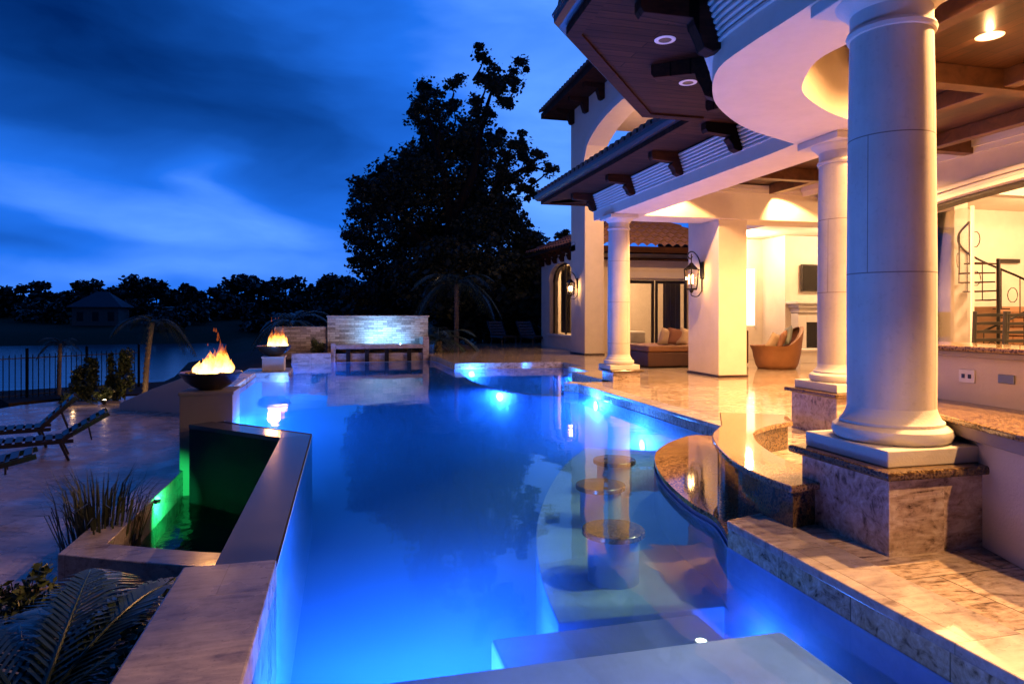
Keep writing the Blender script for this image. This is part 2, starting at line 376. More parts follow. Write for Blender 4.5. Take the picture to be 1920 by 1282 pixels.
M = dict(
 stucco=m_stucco('cream_stucco', (.62, .54, .45)), inner=m_stucco('interior_plaster', (.70, .62, .52)), trim=m_stucco('trim_plaster', (.60, .55, .50), .06),
 column=m_column(), stone=m_stucco('cast_stone', (.58, .54, .48)),
 deck=m_trav('travertine_deck', (.08, .05, .035), (.40, .30, .21), (.63, .53, .42), .09, .61, 0, 1.9),
 terrace=m_trav('travertine_terrace', (.22, .16, .13), (.44, .35, .30), (.56, .47, .42), .26, .61, .4),
 marble=m_trav('veined_travertine', (.06, .035, .025), (.36, .26, .20), (.58, .48, .41), .22, 1.7, 0, 1.7, .0),
 coping=m_trav('travertine_coping', (.17, .13, .12), (.36, .30, .27), (.48, .42, .38), .28, 1.2, 0, 1.2, .003),
 granite=m_granite('brown_granite', .05, .72), granite_seat=m_granite('dark_brown_granite', .2, .4), step=m_plain('blue_light_tinted_plaster', (.27, .31, .80), .6, 0, .3), coping_dark=m_trav('dark_travertine', (.07, .055, .055), (.17, .145, .145), (.26, .225, .225), .3, 1.2, 0, 1.2, .003), granite_dark=m_granite('dark_granite', .08, .35),  # step: plaster painted bluer, standing in for blue lamp light
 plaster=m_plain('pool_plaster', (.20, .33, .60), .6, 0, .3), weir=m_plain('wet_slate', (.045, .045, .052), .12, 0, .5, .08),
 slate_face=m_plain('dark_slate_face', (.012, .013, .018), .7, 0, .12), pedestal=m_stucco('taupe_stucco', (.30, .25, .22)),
 wood=m_wood('dark_walnut', (.022, .009, .006), (.055, .021, .011), .75), beamwood=m_wood('ceiling_beam_wood', (.045, .019, .009), (.12, .05, .022), .4, (2, 2, 2), 0),
 ceilwood=m_wood('ceiling_planks', (.03, .012, .006), (.085, .034, .015), .35, (9, 1, 9), .16, 1),
 gutter=m_plain('bronze_gutter', (.06, .04, .045), .3, .6), tile=m_plain('clay_tile', (.11, .058, .04), .65, 0, .3, .3),
 black=m_plain('black_lacquer', (.006, .005, .004), .5), oak=m_plain('light_oak', (.30, .16, .08), .5), iron=m_plain('black_iron', (.012, .010, .009), .4, .6), bronze=m_plain('bronze_bowl', (.05, .032, .02), .35, .5, .5, .1),
 dframe=m_plain('dark_frame', (.015, .010, .008), .35), glass=m_glass('clear_glass'), lglass=m_glass('lantern_glass', (1, .93, .8)),
 wicker=m_plain('brown_wicker', (.20, .085, .03), .55, 0, .4, .8, 60), wicker_dark=m_plain('dark_wicker', (.07, .025, .014), .55, 0, .4, .8, 60),
 cush=m_plain('beige_cushion', (.50, .40, .30), .9, 0, .1, .3, 90), pill_g=m_plain('grey_green_pillow', (.22, .25, .24), .9, 0, .1), pill_b=m_plain('rust_pillow', (.32, .17, .11), .9, 0, .1),
 curtain=m_plain('taupe_curtain', (.12, .10, .075), .9), bulb=m_emit('warm_bulb', (1.0, .62, .26), 14.0), down=m_emit('downlight_lens', (1.0, .74, .42), 26.0),
 white=m_plain('white_enamel', (.75, .72, .68), .4), grey=m_plain('grey_plate', (.22, .22, .20), .35, .6),
 tv=m_plain('tv_black', (.008, .007, .007), .15), fire=m_flame(),
 bark=m_plain('bark', (.022, .017, .014), .9, 0, .2, .8, 25), barkpale=m_plain('pale_bark', (.24, .19, .14), .85, 0, .2, .6, 25),
 leaf=m_leaf('dark_oak_leaf', (.014, .022, .013), (.036, .05, .026), .6), leaf2=m_leaf('far_leaf', (.018, .030, .022), (.04, .06, .04)),
 palm=m_leaf('palm_leaf', (.022, .04, .022), (.05, .08, .042), .28), shrub=m_leaf('shrub_leaf', (.03, .05, .02), (.08, .10, .04), .3),
 soil=m_plain('soil', (.03, .022, .016), .95, 0, .1, .6, 12), grass=m_plain('lawn', (.02, .032, .014), .95, 0, .1, .5, 20),
 bed=m_plain('pale_gravel_bed', (.17, .17, .18), .85, 0, .2, .9, 45),
 lounger=m_plain('black_resin', (.02, .018, .022), .45), sling=m_plain('pale_sling', (.30, .29, .32), .8),
 greysling=m_plain('grey_cushion', (.09, .09, .11), .9),
 poollight=m_emit('pool_lamp_lens', (.35, .62, 1.0), 6.0), greenlight=m_emit('green_lamp_lens', (.05, 1.0, .35), 14.0), whitelamp=m_emit('step_lamp_lens', (1.0, .85, .62), 10.0),
)
def m_stonewall():
    t = MT('split_face_stone'); v = t.map((1, 1, 1), (R(90), 0, 0))
    br = t.brick(v, 1, .34, .085, .006, .43, 1.0, 0.0, .0); n = t.noise(v, 14, 5, .7)
    f = t.math('ADD', t.math('MULTIPLY', t.math('MULTIPLY', br.outputs[0], 1.0), .45), t.math('MULTIPLY', n, .6))
    t.set(col=t.ramp(f, (.2, (.14, .12, .11)), (.5, (.40, .36, .33)), (.8, (.62, .58, .54))), rough=.7)
    t.bump(t.math('SUBTRACT', f, br.outputs[1]), .9, .03); return t.m
M['stonewall'] = m_stonewall()
M['water'] = m_water('pool_water', (.55, .82, 1.0), .08, 1.1, .03)
M['basinwater'] = m_water('basin_water', (.35, .6, .5), .25, 5, .03)
def m_lake():
    t = MT('lake_water'); v = t.map((.25, .9, 1)); t.set(col=(.004, .012, .03), rough=.22, spec=.5); t.bump(t.noise(v, 1.2, 3), .35, .1); return t.m
M['lake'] = m_lake()

def m_body():
    t = MT('pool_water_body'); t.N.remove(t.b); v = t.N.new('ShaderNodeVolumePrincipled')
    v.inputs['Color'].default_value = (.18, .45, 1.0, 1); v.inputs['Density'].default_value = .36
    v.inputs['Absorption Color'].default_value = (.02, .16, .8, 1); v.inputs['Anisotropy'].default_value = .3
    t.L(v.outputs[0], t.out.inputs['Volume']); return t.m
M['water_body'] = m_body()

# ------------------------------------------------------------------ ground, lake, far shore
def ground_h(x, y):
    sh = -11.5 if y < 23 else (-11.5+(y-23)*1.1 if y < 27 else -7.1-.14*(y-27))
    far = 96+6*math.sin(x*.03)
    k = max(0, min(1, (x-sh)/2.5))
    near = -3.2+k*1.85
    if y > far-8:
        q = max(0, min(1, (y-far+8)/12)); near = max(near, -3.2+q*2.2)
        near += max(0, min(1, (y-far)/60))*3.5
    return near
def build_ground():
    xs = sorted(set([-600, -300, -160, -100, -70]+[round(-50+i*1.5, 2) for i in range(60)]+[45, 60, 90, 150, 300, 600]))
    ys = sorted(set([-200, -60, -20]+[round(-8+i*1.5, 2) for i in range(32)]+[round(40+i*4, 2) for i in range(34)]+[200, 260, 400, 800]))
    v = [(x, y, ground_h(x, y)) for y in ys for x in xs]; n = len(xs)
    f = [(j*n+i, j*n+i+1, (j+1)*n+i+1, (j+1)*n+i) for j in range(len(ys)-1) for i in range(n-1)]
    struct(MB().add(v, f), 'ground', M['grass'], smooth=True)
    struct(MB().add([(-600, -60, -1.95), (60, -60, -1.95), (60, 108, -1.95), (-600, 108, -1.95)], [(0, 1, 2, 3)]), 'lake', M['lake'], up=True)
build_ground()

# ------------------------------------------------------------------ pool outline
DZ = .20
lower_px = [(1350, 806), (1305, 815), (1268, 824), (1242, 836), (1229, 850), (1229, 868), (1240, 890), (1265, 917), (1300, 945), (1340, 968), (1372, 985)]
LZ = .09
lower_out = [at(x, y, LZ) for x, y in lower_px]
lower_out = spline([(4.78, 7.55)]+lower_out[1:-1]+[(2.635, 4.24)], 5)
EXR = 4.78                                            # far deck edge
right_edge = [(EXR, 13.35), (EXR, 7.55)]+lower_out[1:]+[(2.63, 1.0)]
pool_poly = ([(-.43, 1.0), (-.43, 9.63), (-1.80, 11.10), (-1.80, 12.3), (-2.2, 12.9), (-2.25, 18.75), (-1.42, 18.75), (-1.42, 20.3), (-1.75, 23.75), (-.42, 23.95), (2.95, 23.95), (3.12, 23.4), (3.2, 19.85),
              (5.75, 19.75), (6.55, 19.7), (6.55, 17.9), (6.1, 17.9), (6.1, 16.2), (5.62, 16.2), (5.62, 13.62), (4.55, 13.62)]+right_edge)
struct(MB().add([(x, y, 0.0) for x, y in pool_poly], [tuple(range(len(pool_poly)))]), 'pool_water', M['water'], up=True)
PF = -1.45
def build_shell():
    m = MB(); ext = [pool_poly[-1]]+pool_poly+[pool_poly[0]]; n = len(pool_poly)
    P = [tuple(offset_pt(ext, i+1, .006)) for i in range(n)]
    m.add([(x, y, PF) for x, y in P], [tuple(range(n))])
    c = P+[P[0]]
    for i in range(n):
        a, b = c[i], c[i+1]
        m.add([(*a, PF), (*b, PF), (*b, .012), (*a, .012)], [(0, 1, 2, 3)])
    struct(m, 'pool_shell', M['plaster'])
build_shell()
ext_ = [pool_poly[-1]]+pool_poly+[pool_poly[0]]
b = MB(); b.prism([tuple(offset_pt(ext_, i+1, .012)) for i in range(len(pool_poly))], PF+.01, -.006); struct(b, 'pool_water_body', M['water_body'])
# curved underwater bench and the entry steps
bench_px = [(1100, 838), (1062, 868), (1035, 905), (1015, 950), (1005, 1000), (1010, 1060), (1024, 1112), (1046, 1166)]
bench_edge = spline([at(x, y, -.42) for x, y in bench_px], 5)
bp = bench_edge+[(2.62, bench_edge[-1][1]-.05), (2.62, 4.2)]+[(x+.0, y) for x, y in lower_out[::-1]][1:]+[(4.77, 9.3)]
b = MB(); b.prism([(min(x, 4.77), y) for x, y in bp], PF+.003, -.42); struct(b, 'pool_bench', M['plaster'], bevel=.02)
y2 = bench_edge[-1][1]-.06
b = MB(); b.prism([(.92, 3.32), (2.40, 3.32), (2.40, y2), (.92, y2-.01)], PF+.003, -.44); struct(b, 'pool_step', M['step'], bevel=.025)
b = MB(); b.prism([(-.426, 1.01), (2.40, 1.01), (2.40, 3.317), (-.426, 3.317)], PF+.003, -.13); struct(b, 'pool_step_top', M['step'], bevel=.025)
# low spa dam standing just under the surface
dam = spline([(4.55, 13.55), (3.75, 14.2), (3.25, 15.6), (3.12, 17.6), (3.22, 19.8)], 6)
b = MB(); b.sweep(dam, [(-.13, PF+.002), (-.13, -.07), (.13, -.07), (.13, PF+.002)], closed=True); struct(b, 'spa_dam', M['plaster'])

UZ = .50
up_out = spline([at(x, y, UZ) for x, y in [(1352, 797), (1336, 812), (1340, 830), (1366, 858), (1402, 879), (1442, 897), (1484, 912)]], 5)
up_in = spline([at(x, y, UZ) for x, y in [(1487, 790), (1443, 798), (1416, 809), (1419, 825), (1438, 841), (1462, 855), (1492, 868)]], 5)
uo = [(4.30, 7.10)]+up_out+[(3.26, 3.98)]; ui = [(4.95, 6.75)]+up_in+[(3.5, 4.15)]
BARMID = [tuple((Vector(a)*.62+Vector(c)*.38)) for a, c in zip(uo, ui)]
# ------------------------------------------------------------------ decks
dk = [(2.63, 1.0), (2.63, 4.235), (3.05, 4.36)]+BARMID[::-1]+[(4.70, 7.55), (EXR, 7.56), (EXR, 13.35), (4.55, 13.62), (5.62, 13.62), (5.62, 16.2), (6.1, 16.2), (6.1, 17.9), (6.55, 17.9), (6.55, 19.7), (5.75, 19.75), (3.2, 19.85), (3.12, 23.4), (2.95, 24.1), (2.95, 33), (24, 33), (24, -1.0), (2.63, -1.0)]
b = MB(); b.prism(dk, -1.3, DZ); struct(b, 'patio_deck', M['deck'])
# coping course, one piece proud of the deck edge
def coping(path, w=.36, side=1, zt=DZ+.004, t=.055, name='pool_coping'):
    m = MB(); m.sweep(path, [(-.018*side, zt-t), (-.018*side, zt), (w*side, zt), (w*side, zt-t)], closed=True)
    return struct(m, name, M['coping'], bevel=.008)
coping([(2.63, .9), (2.63, 4.22)])
coping([(EXR, 7.62), (EXR, 13.35), (4.55, 13.62)], w=.32)
# ------------------------------------------------------------------ terrace and lower bed
TZ = -1.05
tp = [(-14, 15.0), (-10.3, 20.2), (-9.4, 23.0), (-8.3, 24.3), (-6.6, 24.8), (-6.1, 21.3), (-4.2, 20.1), (-2.3, 19.0), (-2.3, 12.0), (-2.77, 11.59), (-2.77, 7.61), (-4.2, 7.2), (-14, 7.2)]
b = MB(); b.prism(tp, -2.6, TZ); struct(b, 'terrace', M['terrace'])
b = MB(); b.prism([(-14, 7.195), (-4.2, 7.195), (-2.76, 7.59), (-.81, 7.0), (-.81, 1.0), (-14, 1.0)], -2.6, TZ-.012); struct(b, 'planting_bed', M['bed'])
b = MB(); b.prism([(-9.8, 23.3), (-8.4, 24.7), (-6.5, 25.1), (-6.0, 21.35), (-4.1, 20.15), (-2.32, 19.1), (-2.3, 26), (-6, 30), (-12, 27)], -2.6, TZ+.03); struct(b, 'garden_bed', M['soil'])
b = MB(); b.prism([(-2.5, 20.32), (-1.45, 20.32), (-1.77, 24.1), (2.9, 24.3), (2.94, 34), (-2.5, 34)], -2.6, .06); struct(b, 'back_bed', M['soil'])
b = MB(); b.strip([(-2.3, 19.2, .06), (-2.49, 23, .06), (-2.49, 28, .06), (-2.49, 34, .06), (-2.49, 46, .0)], [(-4.6, 20.4, -.75), (-6.2, 22.6, -1.0), (-7.0, 27.2, -1.1), (-7.6, 34, -1.2), (-9.5, 46, -1.35)])
struct(b, 'garden_slope', M['soil'], up=True)

# ------------------------------------------------------------------ infinity edge, basin, blocks
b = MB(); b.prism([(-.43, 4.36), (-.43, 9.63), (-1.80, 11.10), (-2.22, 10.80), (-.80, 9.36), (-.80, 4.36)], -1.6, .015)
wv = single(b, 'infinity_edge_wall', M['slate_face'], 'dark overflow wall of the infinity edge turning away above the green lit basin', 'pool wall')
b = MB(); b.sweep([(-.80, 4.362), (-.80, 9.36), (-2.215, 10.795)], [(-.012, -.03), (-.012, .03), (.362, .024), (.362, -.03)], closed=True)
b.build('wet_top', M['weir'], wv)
b = MB(); b.box(-.93, -.402, 1.0, 4.36, -1.3, .15)
single(b, 'stone_block_wall', M['coping_dark'], 'travertine capped wall beside the palm, nearest to the camera at the pool edge', 'wall', bevel=.012)
# catch basin below the infinity edge
bs = thing('catch_basin', 'low stone trough with green light under the infinity edge', 'basin', (-1.8, 9.0, TZ), world=True)
b = MB(); b.prism([(-2.78, 11.6), (-2.78, 7.62), (-1.5, 6.98), (-.802, 6.72), (-.802, 7.12), (-1.42, 7.36), (-2.40, 7.85), (-2.40, 11.6)], TZ-.6, -.74)
b.build('rim', M['coping'], bs, bevel=.012)
b = MB(); b.prism([(-2.402, 11.6), (-2.402, 7.85), (-1.42, 7.358), (-.80, 7.118), (-.80, 9.36), (-2.22, 10.80), (-2.3, 11.6)], TZ-.9, TZ-.5)
b.build('floor', M['slate_face'], bs)
b = MB(); b.add([(x, y, -1.12) for x, y in [(-2.40, 11.2), (-2.40, 7.85), (-1.42, 7.36), (-.803, 7.12), (-.803, 9.36), (-2.22, 10.78), (-2.3, 11.2)]], [tuple(range(7))])
b.build('basin_water', M['basinwater'], bs, up=True)
gl = thing('green_basin_light', 'small green lamp glowing on the trough rim below the first fire bowl', 'light', (-2.36, 9.62, -.80), world=True)
MB().lathe([(0, 0), (.035, 0), (.04, .03), (.03, .05), (0, .05)], (-2.36, 9.62, -.80), 14).build('housing', M['iron'], gl)
MB().lathe([(0, .055), (.03, .055), (.026, .075), (0, .085)], (-2.36, 9.62, -.80), 12).build('lens', M['greenlight'], gl)
lamp('SPOT', 'green_light', (-2.22, 9.35, -.82), 330, (.02, 1, .22), .03, (-2.50, 10.7, -1.02), 44, .7)
lamp('SPOT', 'green_light', (-2.10, 9.7, -.78), 70, (.02, 1, .25), .03, (-2.45, 9.85, -.95), 110, .6)

# ------------------------------------------------------------------ fire bowls on pedestals
def fire_set(x, y, w, top, bot, r, mat, labs, h, energy):
    p = thing('fire_pedestal', labs[0], 'pedestal', (x, y, bot), world=True, group='pedestals under the fire bowls')
    b = MB(); b.box(x-w/2, x+w/2, y-w/2, y+w/2, bot, top-.05); b.build('body', mat, p, bevel=.006)
    b = MB(); b.box(x-w/2-.02, x+w/2+.02, y-w/2-.02, y+w/2+.02, top-.05, top); b.build('cap', mat, p, bevel=.008)
    k = r/.45
    bo = MB().lathe([(0, .02), (.17*k, .0), (.19*k, .015), (.27*k, .06), (.37*k, .14), (.43*k, .235), (.45*k, .25), (.46*k, .27), (.44*k, .285), (.40*k, .275), (.33*k, .24), (0, .23)], (x, y, top+.001), 40)
    o = single(bo, 'fire_bowl', M['bronze'], labs[1], 'fire bowl', 'fire bowls beside the pool', loc=(x, y, top), smooth=True)
    lv = MB()
    for i in range(46):
        a = rng.uniform(0, 2*PI); q = .34*k*math.sqrt(rng.uniform()); s = rng.uniform(.02, .045)
        lv.lathe([(0, -s), (s*.8, -s*.4), (s, 0), (s*.7, s*.6), (0, s*.8)], (x+q*math.cos(a), y+q*math.sin(a), top+.26), 6)
    tag(lv.build('lava_rock', M['soil'], o), kind='stuff')
    fm = MB()
    for i in range(34):
        a = rng.uniform(0, 2*PI); q = .27*k*math.sqrt(rng.uniform()); hh = h*(1.05-.75*q/(.27*k))*rng.uniform(.55, 1.1); rr = rng.uniform(.045, .095)*k
        cx, cy_ = x+.06+q*math.cos(a), y+q*math.sin(a); lx, ly = rng.uniform(-.06, .10), rng.uniform(-.06, .06); ph = rng.uniform(0, 6)
        n = 9; pts = []
        for j in range(n):
            t = j/(n-1); pts.append((cx+lx*t+.025*math.sin(ph+5*t)*t, cy_+ly*t+.02*math.cos(ph+4*t)*t, top+.25+hh*t))
        v = []; f = []; sg = 7
        for j, pt in enumerate(pts):
            t = j/(n-1); w_ = rr*(math.sin(PI*min(1, .22+.78*t))**.8)*(1-t**3)+.001
            for c in range(sg):
                aa = 2*PI*c/sg; v.append((pt[0]+w_*math.cos(aa), pt[1]+w_*math.sin(aa), pt[2]))
        for j in range(n-1):
            for c in range(sg): f.append((j*sg+c, j*sg+(c+1) % sg, (j+1)*sg+(c+1) % sg, (j+1)*sg+c))
        fm.add(v, f)
    for i in range(6):                      # torn-off licks above the body
        a = rng.uniform(0, 2*PI); q = .22*k*rng.uniform(); zz = top+.25+h*rng.uniform(.55, 1.12); s = rng.uniform(.008, .02)
        px_, py_ = x+q*math.cos(a)+.05, y+q*math.sin(a)
        fm.lathe([(0, -s), (s, 0), (s*.7, s*1.5), (0, s*3.6)], (px_, py_, zz), 5)
    f_ = fm.build('flame', M['fire'], o, smooth=True)
    lamp('POINT', 'fire_light', (x, y, top+.25+h*.55), energy, (1.0, .42, .10), .16)
    return o
fire_set(-2.07, 11.62, .76, .455, -1.5, .46, M['pedestal'],
         ('square taupe pedestal carrying the nearer fire bowl above the green lit basin', 'wide bronze fire bowl with tall flames, nearer of the two'), .64, 95)
fire_set(-1.86, 19.45, .56, .52, .131, .45, M['trim'],
         ('narrow pale pedestal at the water carrying the farther fire bowl', 'bronze fire bowl with flames beyond the nearer one, beside the low orange wall'), .72, 150)

# ------------------------------------------------------------------ retaining wall running down the terrace edge
def sloped_wall():
    top = [(-2.5, 19.0, .10), (-4.25, 20.05, -.06), (-5.2, 20.65, -.42), (-6.2, 21.25, -.86)]
    m = MB(); w = .34; v = []
    for i, (x, y, z) in enumerate(top):
        p = offset_pt(top, i, 0); q = offset_pt(top, i, w)
        v += [(p.x, p.y, z), (q.x, q.y, z), (q.x, q.y, -1.5), (p.x, p.y, -1.5)]
    f = []
    for i in range(len(top)-1):
        for k in range(4): f.append((i*4+k, i*4+(k+1) % 4, (i+1)*4+(k+1) % 4, (i+1)*4+k))
    f += [(0, 1, 2, 3), tuple(range(len(v)-4, len(v)))[::-1]]
    m.add(v, f); return m
b = MB(); b.prism([(-2.62, 12.02), (-2.262, 12.02), (-2.262, 18.74), (-1.43, 18.74), (-1.43, 20.31), (-2.62, 20.31)], -1.5, .13); sw = single(b, 'pool_side_wall', M['coping'], 'pale stone wall edge of the pool between the two fire bowls', 'wall', bevel=.012)
single(sloped_wall(), 'retaining_wall', M['trim'], 'pale stone wall stepping down from the nearer fire bowl along the terrace', 'wall', bevel=.01)
b = MB(); b.box(-1.72, -.43, 23.78, 24.12, -1.0, .34); single(b, 'low_wall', M['coping'], 'low pale wall at the far pool edge glowing orange from the fire', 'wall', bevel=.01)
b = MB(); b.box(-2.4, -.62, 25.2, 25.5, -.5, 1.22); single(b, 'side_stone_wall', M['stonewall'], 'stone wall left of the blue waterfall wall, lit orange by the fire', 'wall')

# ------------------------------------------------------------------ waterfall wall and ledge
wf = thing('waterfall_wall', 'stacked stone waterfall wall lit blue at the far end of the pool', 'wall', (1.2, 25.3, 0), world=True)
b = MB(); b.box(-.58, 3.05, 25.15, 25.6, -.5, 1.56); b.build('stone_face', M['stonewall'], wf)
b = MB(); b.box(-.62, 3.09, 25.11, 25.64, 1.56, 1.62); b.build('cap', M['coping'], wf, bevel=.01)
lg = thing('waterfall_ledge', 'raised blue lit ledge on short piers below the stacked stone wall', 'ledge', (1.2, 24.3, 0), world=True)
b = MB(); b.box(-.28, 2.72, 23.98, 25.14, .46, .60); b.build('slab', M['coping'], lg, bevel=.01)
for x in (.14, .78, 1.46, 2.25): b = MB(); b.box(x-.07, x+.07, 24.0, 24.098, -.6, .458); b.build('pier', M['slate_face'], lg)
b = MB(); b.box(-.28, 2.72, 24.10, 24.18, -.6, .30); b.build('back_panel', M['coping'], lg)
b = MB(); b.box(-.44, -.285, 23.97, 25.1, -.6, .66); b.build('end_block', M['coping'], lg, bevel=.01)
b = MB(); b.box(2.725, 2.94, 23.99, 25.1, -.6, .86); b.build('end_pillar', M['coping'], lg, bevel=.01)
lamp('AREA', 'ledge_light', (1.25, 24.55, .66), 75, (.20, .52, 1.0), .5, (1.3, 25.3, 1.3)).data.shape = 'SQUARE'
lamp('POINT', 'ledge_glow', (2.0, 24.75, .632), 20, (.10, .42, 1.0), .015)
lamp('POINT', 'under_ledge_glow', (-.36, 23.75, -.15), 4, (.05, .2, 1.0), .1)

# ------------------------------------------------------------------ pool lights
PG = 5.2
def pool_light(loc, nrm, lab, en, col=(.06, .23, 1.0), off=.14, sz=.10, gl=True):
    o = thing('pool_light', lab, 'light', loc, world=True, group='lamps under the pool water')
    n = Vector(nrm).normalized(); q = n.to_track_quat('Z', 'Y').to_matrix()
    def rot(m):
        m.v = [tuple(Vector(loc)+q @ Vector(p)) for p in m.v]; return m
    rot(MB().lathe([(.0, 0), (.10, 0), (.105, .012), (.085, .02), (0, .02)], seg=20)).build('trim_ring', M['white'], o, smooth=True)
    if gl: rot(MB().lathe([(0, .0205), (.08, .0205), (.06, .03), (0, .034)], seg=18)).build('lens', M['poollight'], o, smooth=True)
    lamp('POINT', 'pool_lamp_or_fill', Vector(loc)+n*off, en*PG, col, sz)
pool_light((4.765, 12.3, -.13), (-1, 0, 0), 'bright pool lamp under the deck corner by the second column', 95, (.04, .2, 1.0))
pool_light((3.7, 19.80, -.13), (0, -1, 0), 'pool lamp below the far brown stone deck face', 60)
pool_light((3.38, 14.62, -.18), (-.9, -.6, 0), 'pool lamp on the sunken spa wall, in mid water', 95)
pool_light((6.05, 17.0, -.13), (-1, 0, 0), 'pool lamp inside the far spa beside the stepped deck', 60, (.06, .25, 1.0))
pool_light((-1.79, 11.85, -.24), (1, 0, 0), 'pool lamp on the left pool wall beside the nearer fire pedestal', 70, (.03, .2, 1.0))
for lx, ly, lz, e in ((.05, 3.5, -1.0, 130), (.55, 3.5, -1.0, 130), (1.15, y2+.02, -1.12, 80), (-1.45, 12.1, -1.15, 80), (-1.9, 15.5, -1.15, 110), (-1.3, 22, -.9, 90), (-1.95, 18, -1.1, 70), (2.52, 1.3, -.10, 4)):
    lamp('POINT', 'pool_lamp_or_fill', (lx, ly+.12, lz), e*PG, (.06, .24, 1.0), .22)  # unseen fill lamps without fixtures, added to brighten the pool water
pool_light((2.61, 3.75, -.55), (-1, 0, .2), 'pool lamp under the near deck edge by the steps', 5, off=.12)
pool_light((4.765, 10.2, -.5), (-1, 0, 0), 'pool lamp on the straight pool wall below the lit deck', 70)
for lx in (.5, 1.5): lamp('POINT', 'pool_lamp_or_fill', (lx, 2.45, -.06), 16, (.20, .20, 1.0), .04)  # added lamps out of view, throwing blue light on the top step
lamp('POINT', 'pool_lamp_or_fill', (-1.62, 18.55, -.08), 30, (.25, .4, 1.0), .08)  # added lamp without a fixture, brightens the farther fire pedestal
st = thing('step_light', 'small white lamp shining on the underwater bench near the steps', 'light', (2.19, 3.83, -.419), world=True)
MB().lathe([(0, 0), (.045, 0), (.045, .012), (0, .012)], (2.19, 3.83, -.419), 16).build('trim_ring', M['white'], st)
MB().lathe([(0, .0125), (.034, .0125), (0, .02)], (2.19, 3.83, -.419), 14).build('lens', M['whitelamp'], st)

# ------------------------------------------------------------------ swim-up stools
for (px, py), lab in zip(((1152, 857), (1126, 903), (1150, 985)), ('round granite topped pool stool, farthest from the camera', 'round granite topped pool stool, middle of the three', 'round granite topped pool stool, nearest to the steps')):
    x, y = at(px, py, 0)
    o = thing('pool_stool', lab, 'stool', (x, y, -.42), world=True, group='stools standing in the pool')
    MB().lathe([(.0, 0), (.20, 0), (.20, .35), (0, .35)], (x, y, -.42), 36).build('base', M['plaster'], o, smooth=True)
    MB().lathe([(0, .351), (.235, .351), (.245, .358), (.245, .392), (.238, .40), (0, .40)], (x, y, -.42), 40).build('seat', M['granite_seat'], o, smooth=True)

# ------------------------------------------------------------------ swim-up bar
bar = thing('swim_up_bar', 'curved two level granite bar between the pool and the deck', 'bar', (3.3, 5.5, DZ), world=True)
b = MB(); b.prism(uo+ui[::-1], UZ-.05, UZ); b.build('upper_counter', M['granite'], bar, bevel=.012)
def inset(path, o): return [tuple(offset_pt(path, i, o)) for i in range(len(path))]
sgn = 1 if (Vector(offset_pt(uo, 10, .05))-Vector(ui[10])).length < (Vector(uo[10])-Vector(ui[10])).length else -1
io = inset(uo, .05*sgn); ii = inset(ui, -.05*sgn)
b = MB(); b.prism(io+ii[::-1], DZ-1.2, UZ-.051); b.build('riser', M['granite_dark'], bar)
lo = [(4.776, 7.53)]+lower_out[1:-1]+[(2.64, 4.242), (3.0, 4.37)]
b = MB(); b.prism(lo+[tuple((Vector(a)*.8+Vector(c)*.2)) for a, c in zip(uo[1:-1], ui[1:-1])][::-1]+[(4.65, 7.5)], LZ-.04, LZ); b.build('lower_counter', M['granite'], bar)
b = MB()
lw = inset(lower_out, 0)
s2 = 1 if (Vector(offset_pt(lower_out, 20, .1))-Vector((3.6, 5.6))).length < (Vector(lower_out[20])-Vector((3.6, 5.6))).length else -1
b.sweep(lower_out[2:-1], [(.014*s2, -1.44), (.014*s2, LZ-.041), (.22*s2, LZ-.041), (.22*s2, -1.44)], closed=True); b.build('pool_wall', M['plaster'], bar)

# ================================================================== the house
HZ = DZ
hs = thing('house', 'cream stucco villa with clay tile roofs, dark wood eaves and a lit porch', 'house', (9, 14, DZ), world=True)
SB = 3.84; EZ = 4.42                                   # beam underside, eave underside
ring_o = [at(x, y, SB) for x, y in [(1480, 266), (1402, 242), (1352, 207), (1336, 175), (1346, 130), (1400, 87)]]
ring_i = [at(x, y, SB) for x, y in [(1575, 219), (1530, 196), (1504, 170), (1515, 136), (1540, 108)]]
bo = [(5.65, 14.75), (5.65, 12.5), (5.65, 10), (5.65, 8.2)]+spline([(5.62, 7.5)]+ring_o[1:]+[(3.20, 4.3)], 6)+[(3.20, 3.2), (3.20, 1.5), (3.20, -1.0)]
bi = [(6.42, 14.0), (6.42, 12.4), (6.42, 10), (6.42, 7.8)]+spline([(6.15, 6.62)]+ring_i[:]+[(3.96, 4.55)], 6)+[(3.96, 3.3), (3.96, 1.5), (3.96, -1.0)]
def resample(p, n):
    P = [Vector(q) for q in p]; L = [0]
    for a, c in zip(P, P[1:]): L.append(L[-1]+(c-a).length)
    out = []
    for i in range(n):
        s = L[-1]*i/(n-1); j = max(k for k in range(len(L)) if L[k] <= s+1e-9); j = min(j, len(P)-2)
        t = (s-L[j])/max(1e-9, L[j+1]-L[j]); out.append(tuple(P[j].lerp(P[j+1], t)))
    return out
def band(a, c, z0, z1a, z1c):
    m = MB(); n = len(a); v = []
    for p, q in zip(a, c): v += [(*p, z0), (*q, z0), (*q, z1c), (*p, z1a)]
    f = []
    for i in range(n-1):
        for k in range(4): f.append((i*4+k, i*4+(k+1) % 4, (i+1)*4+(k+1) % 4, (i+1)*4+k))
    return m.add(v, f)
nb = 70
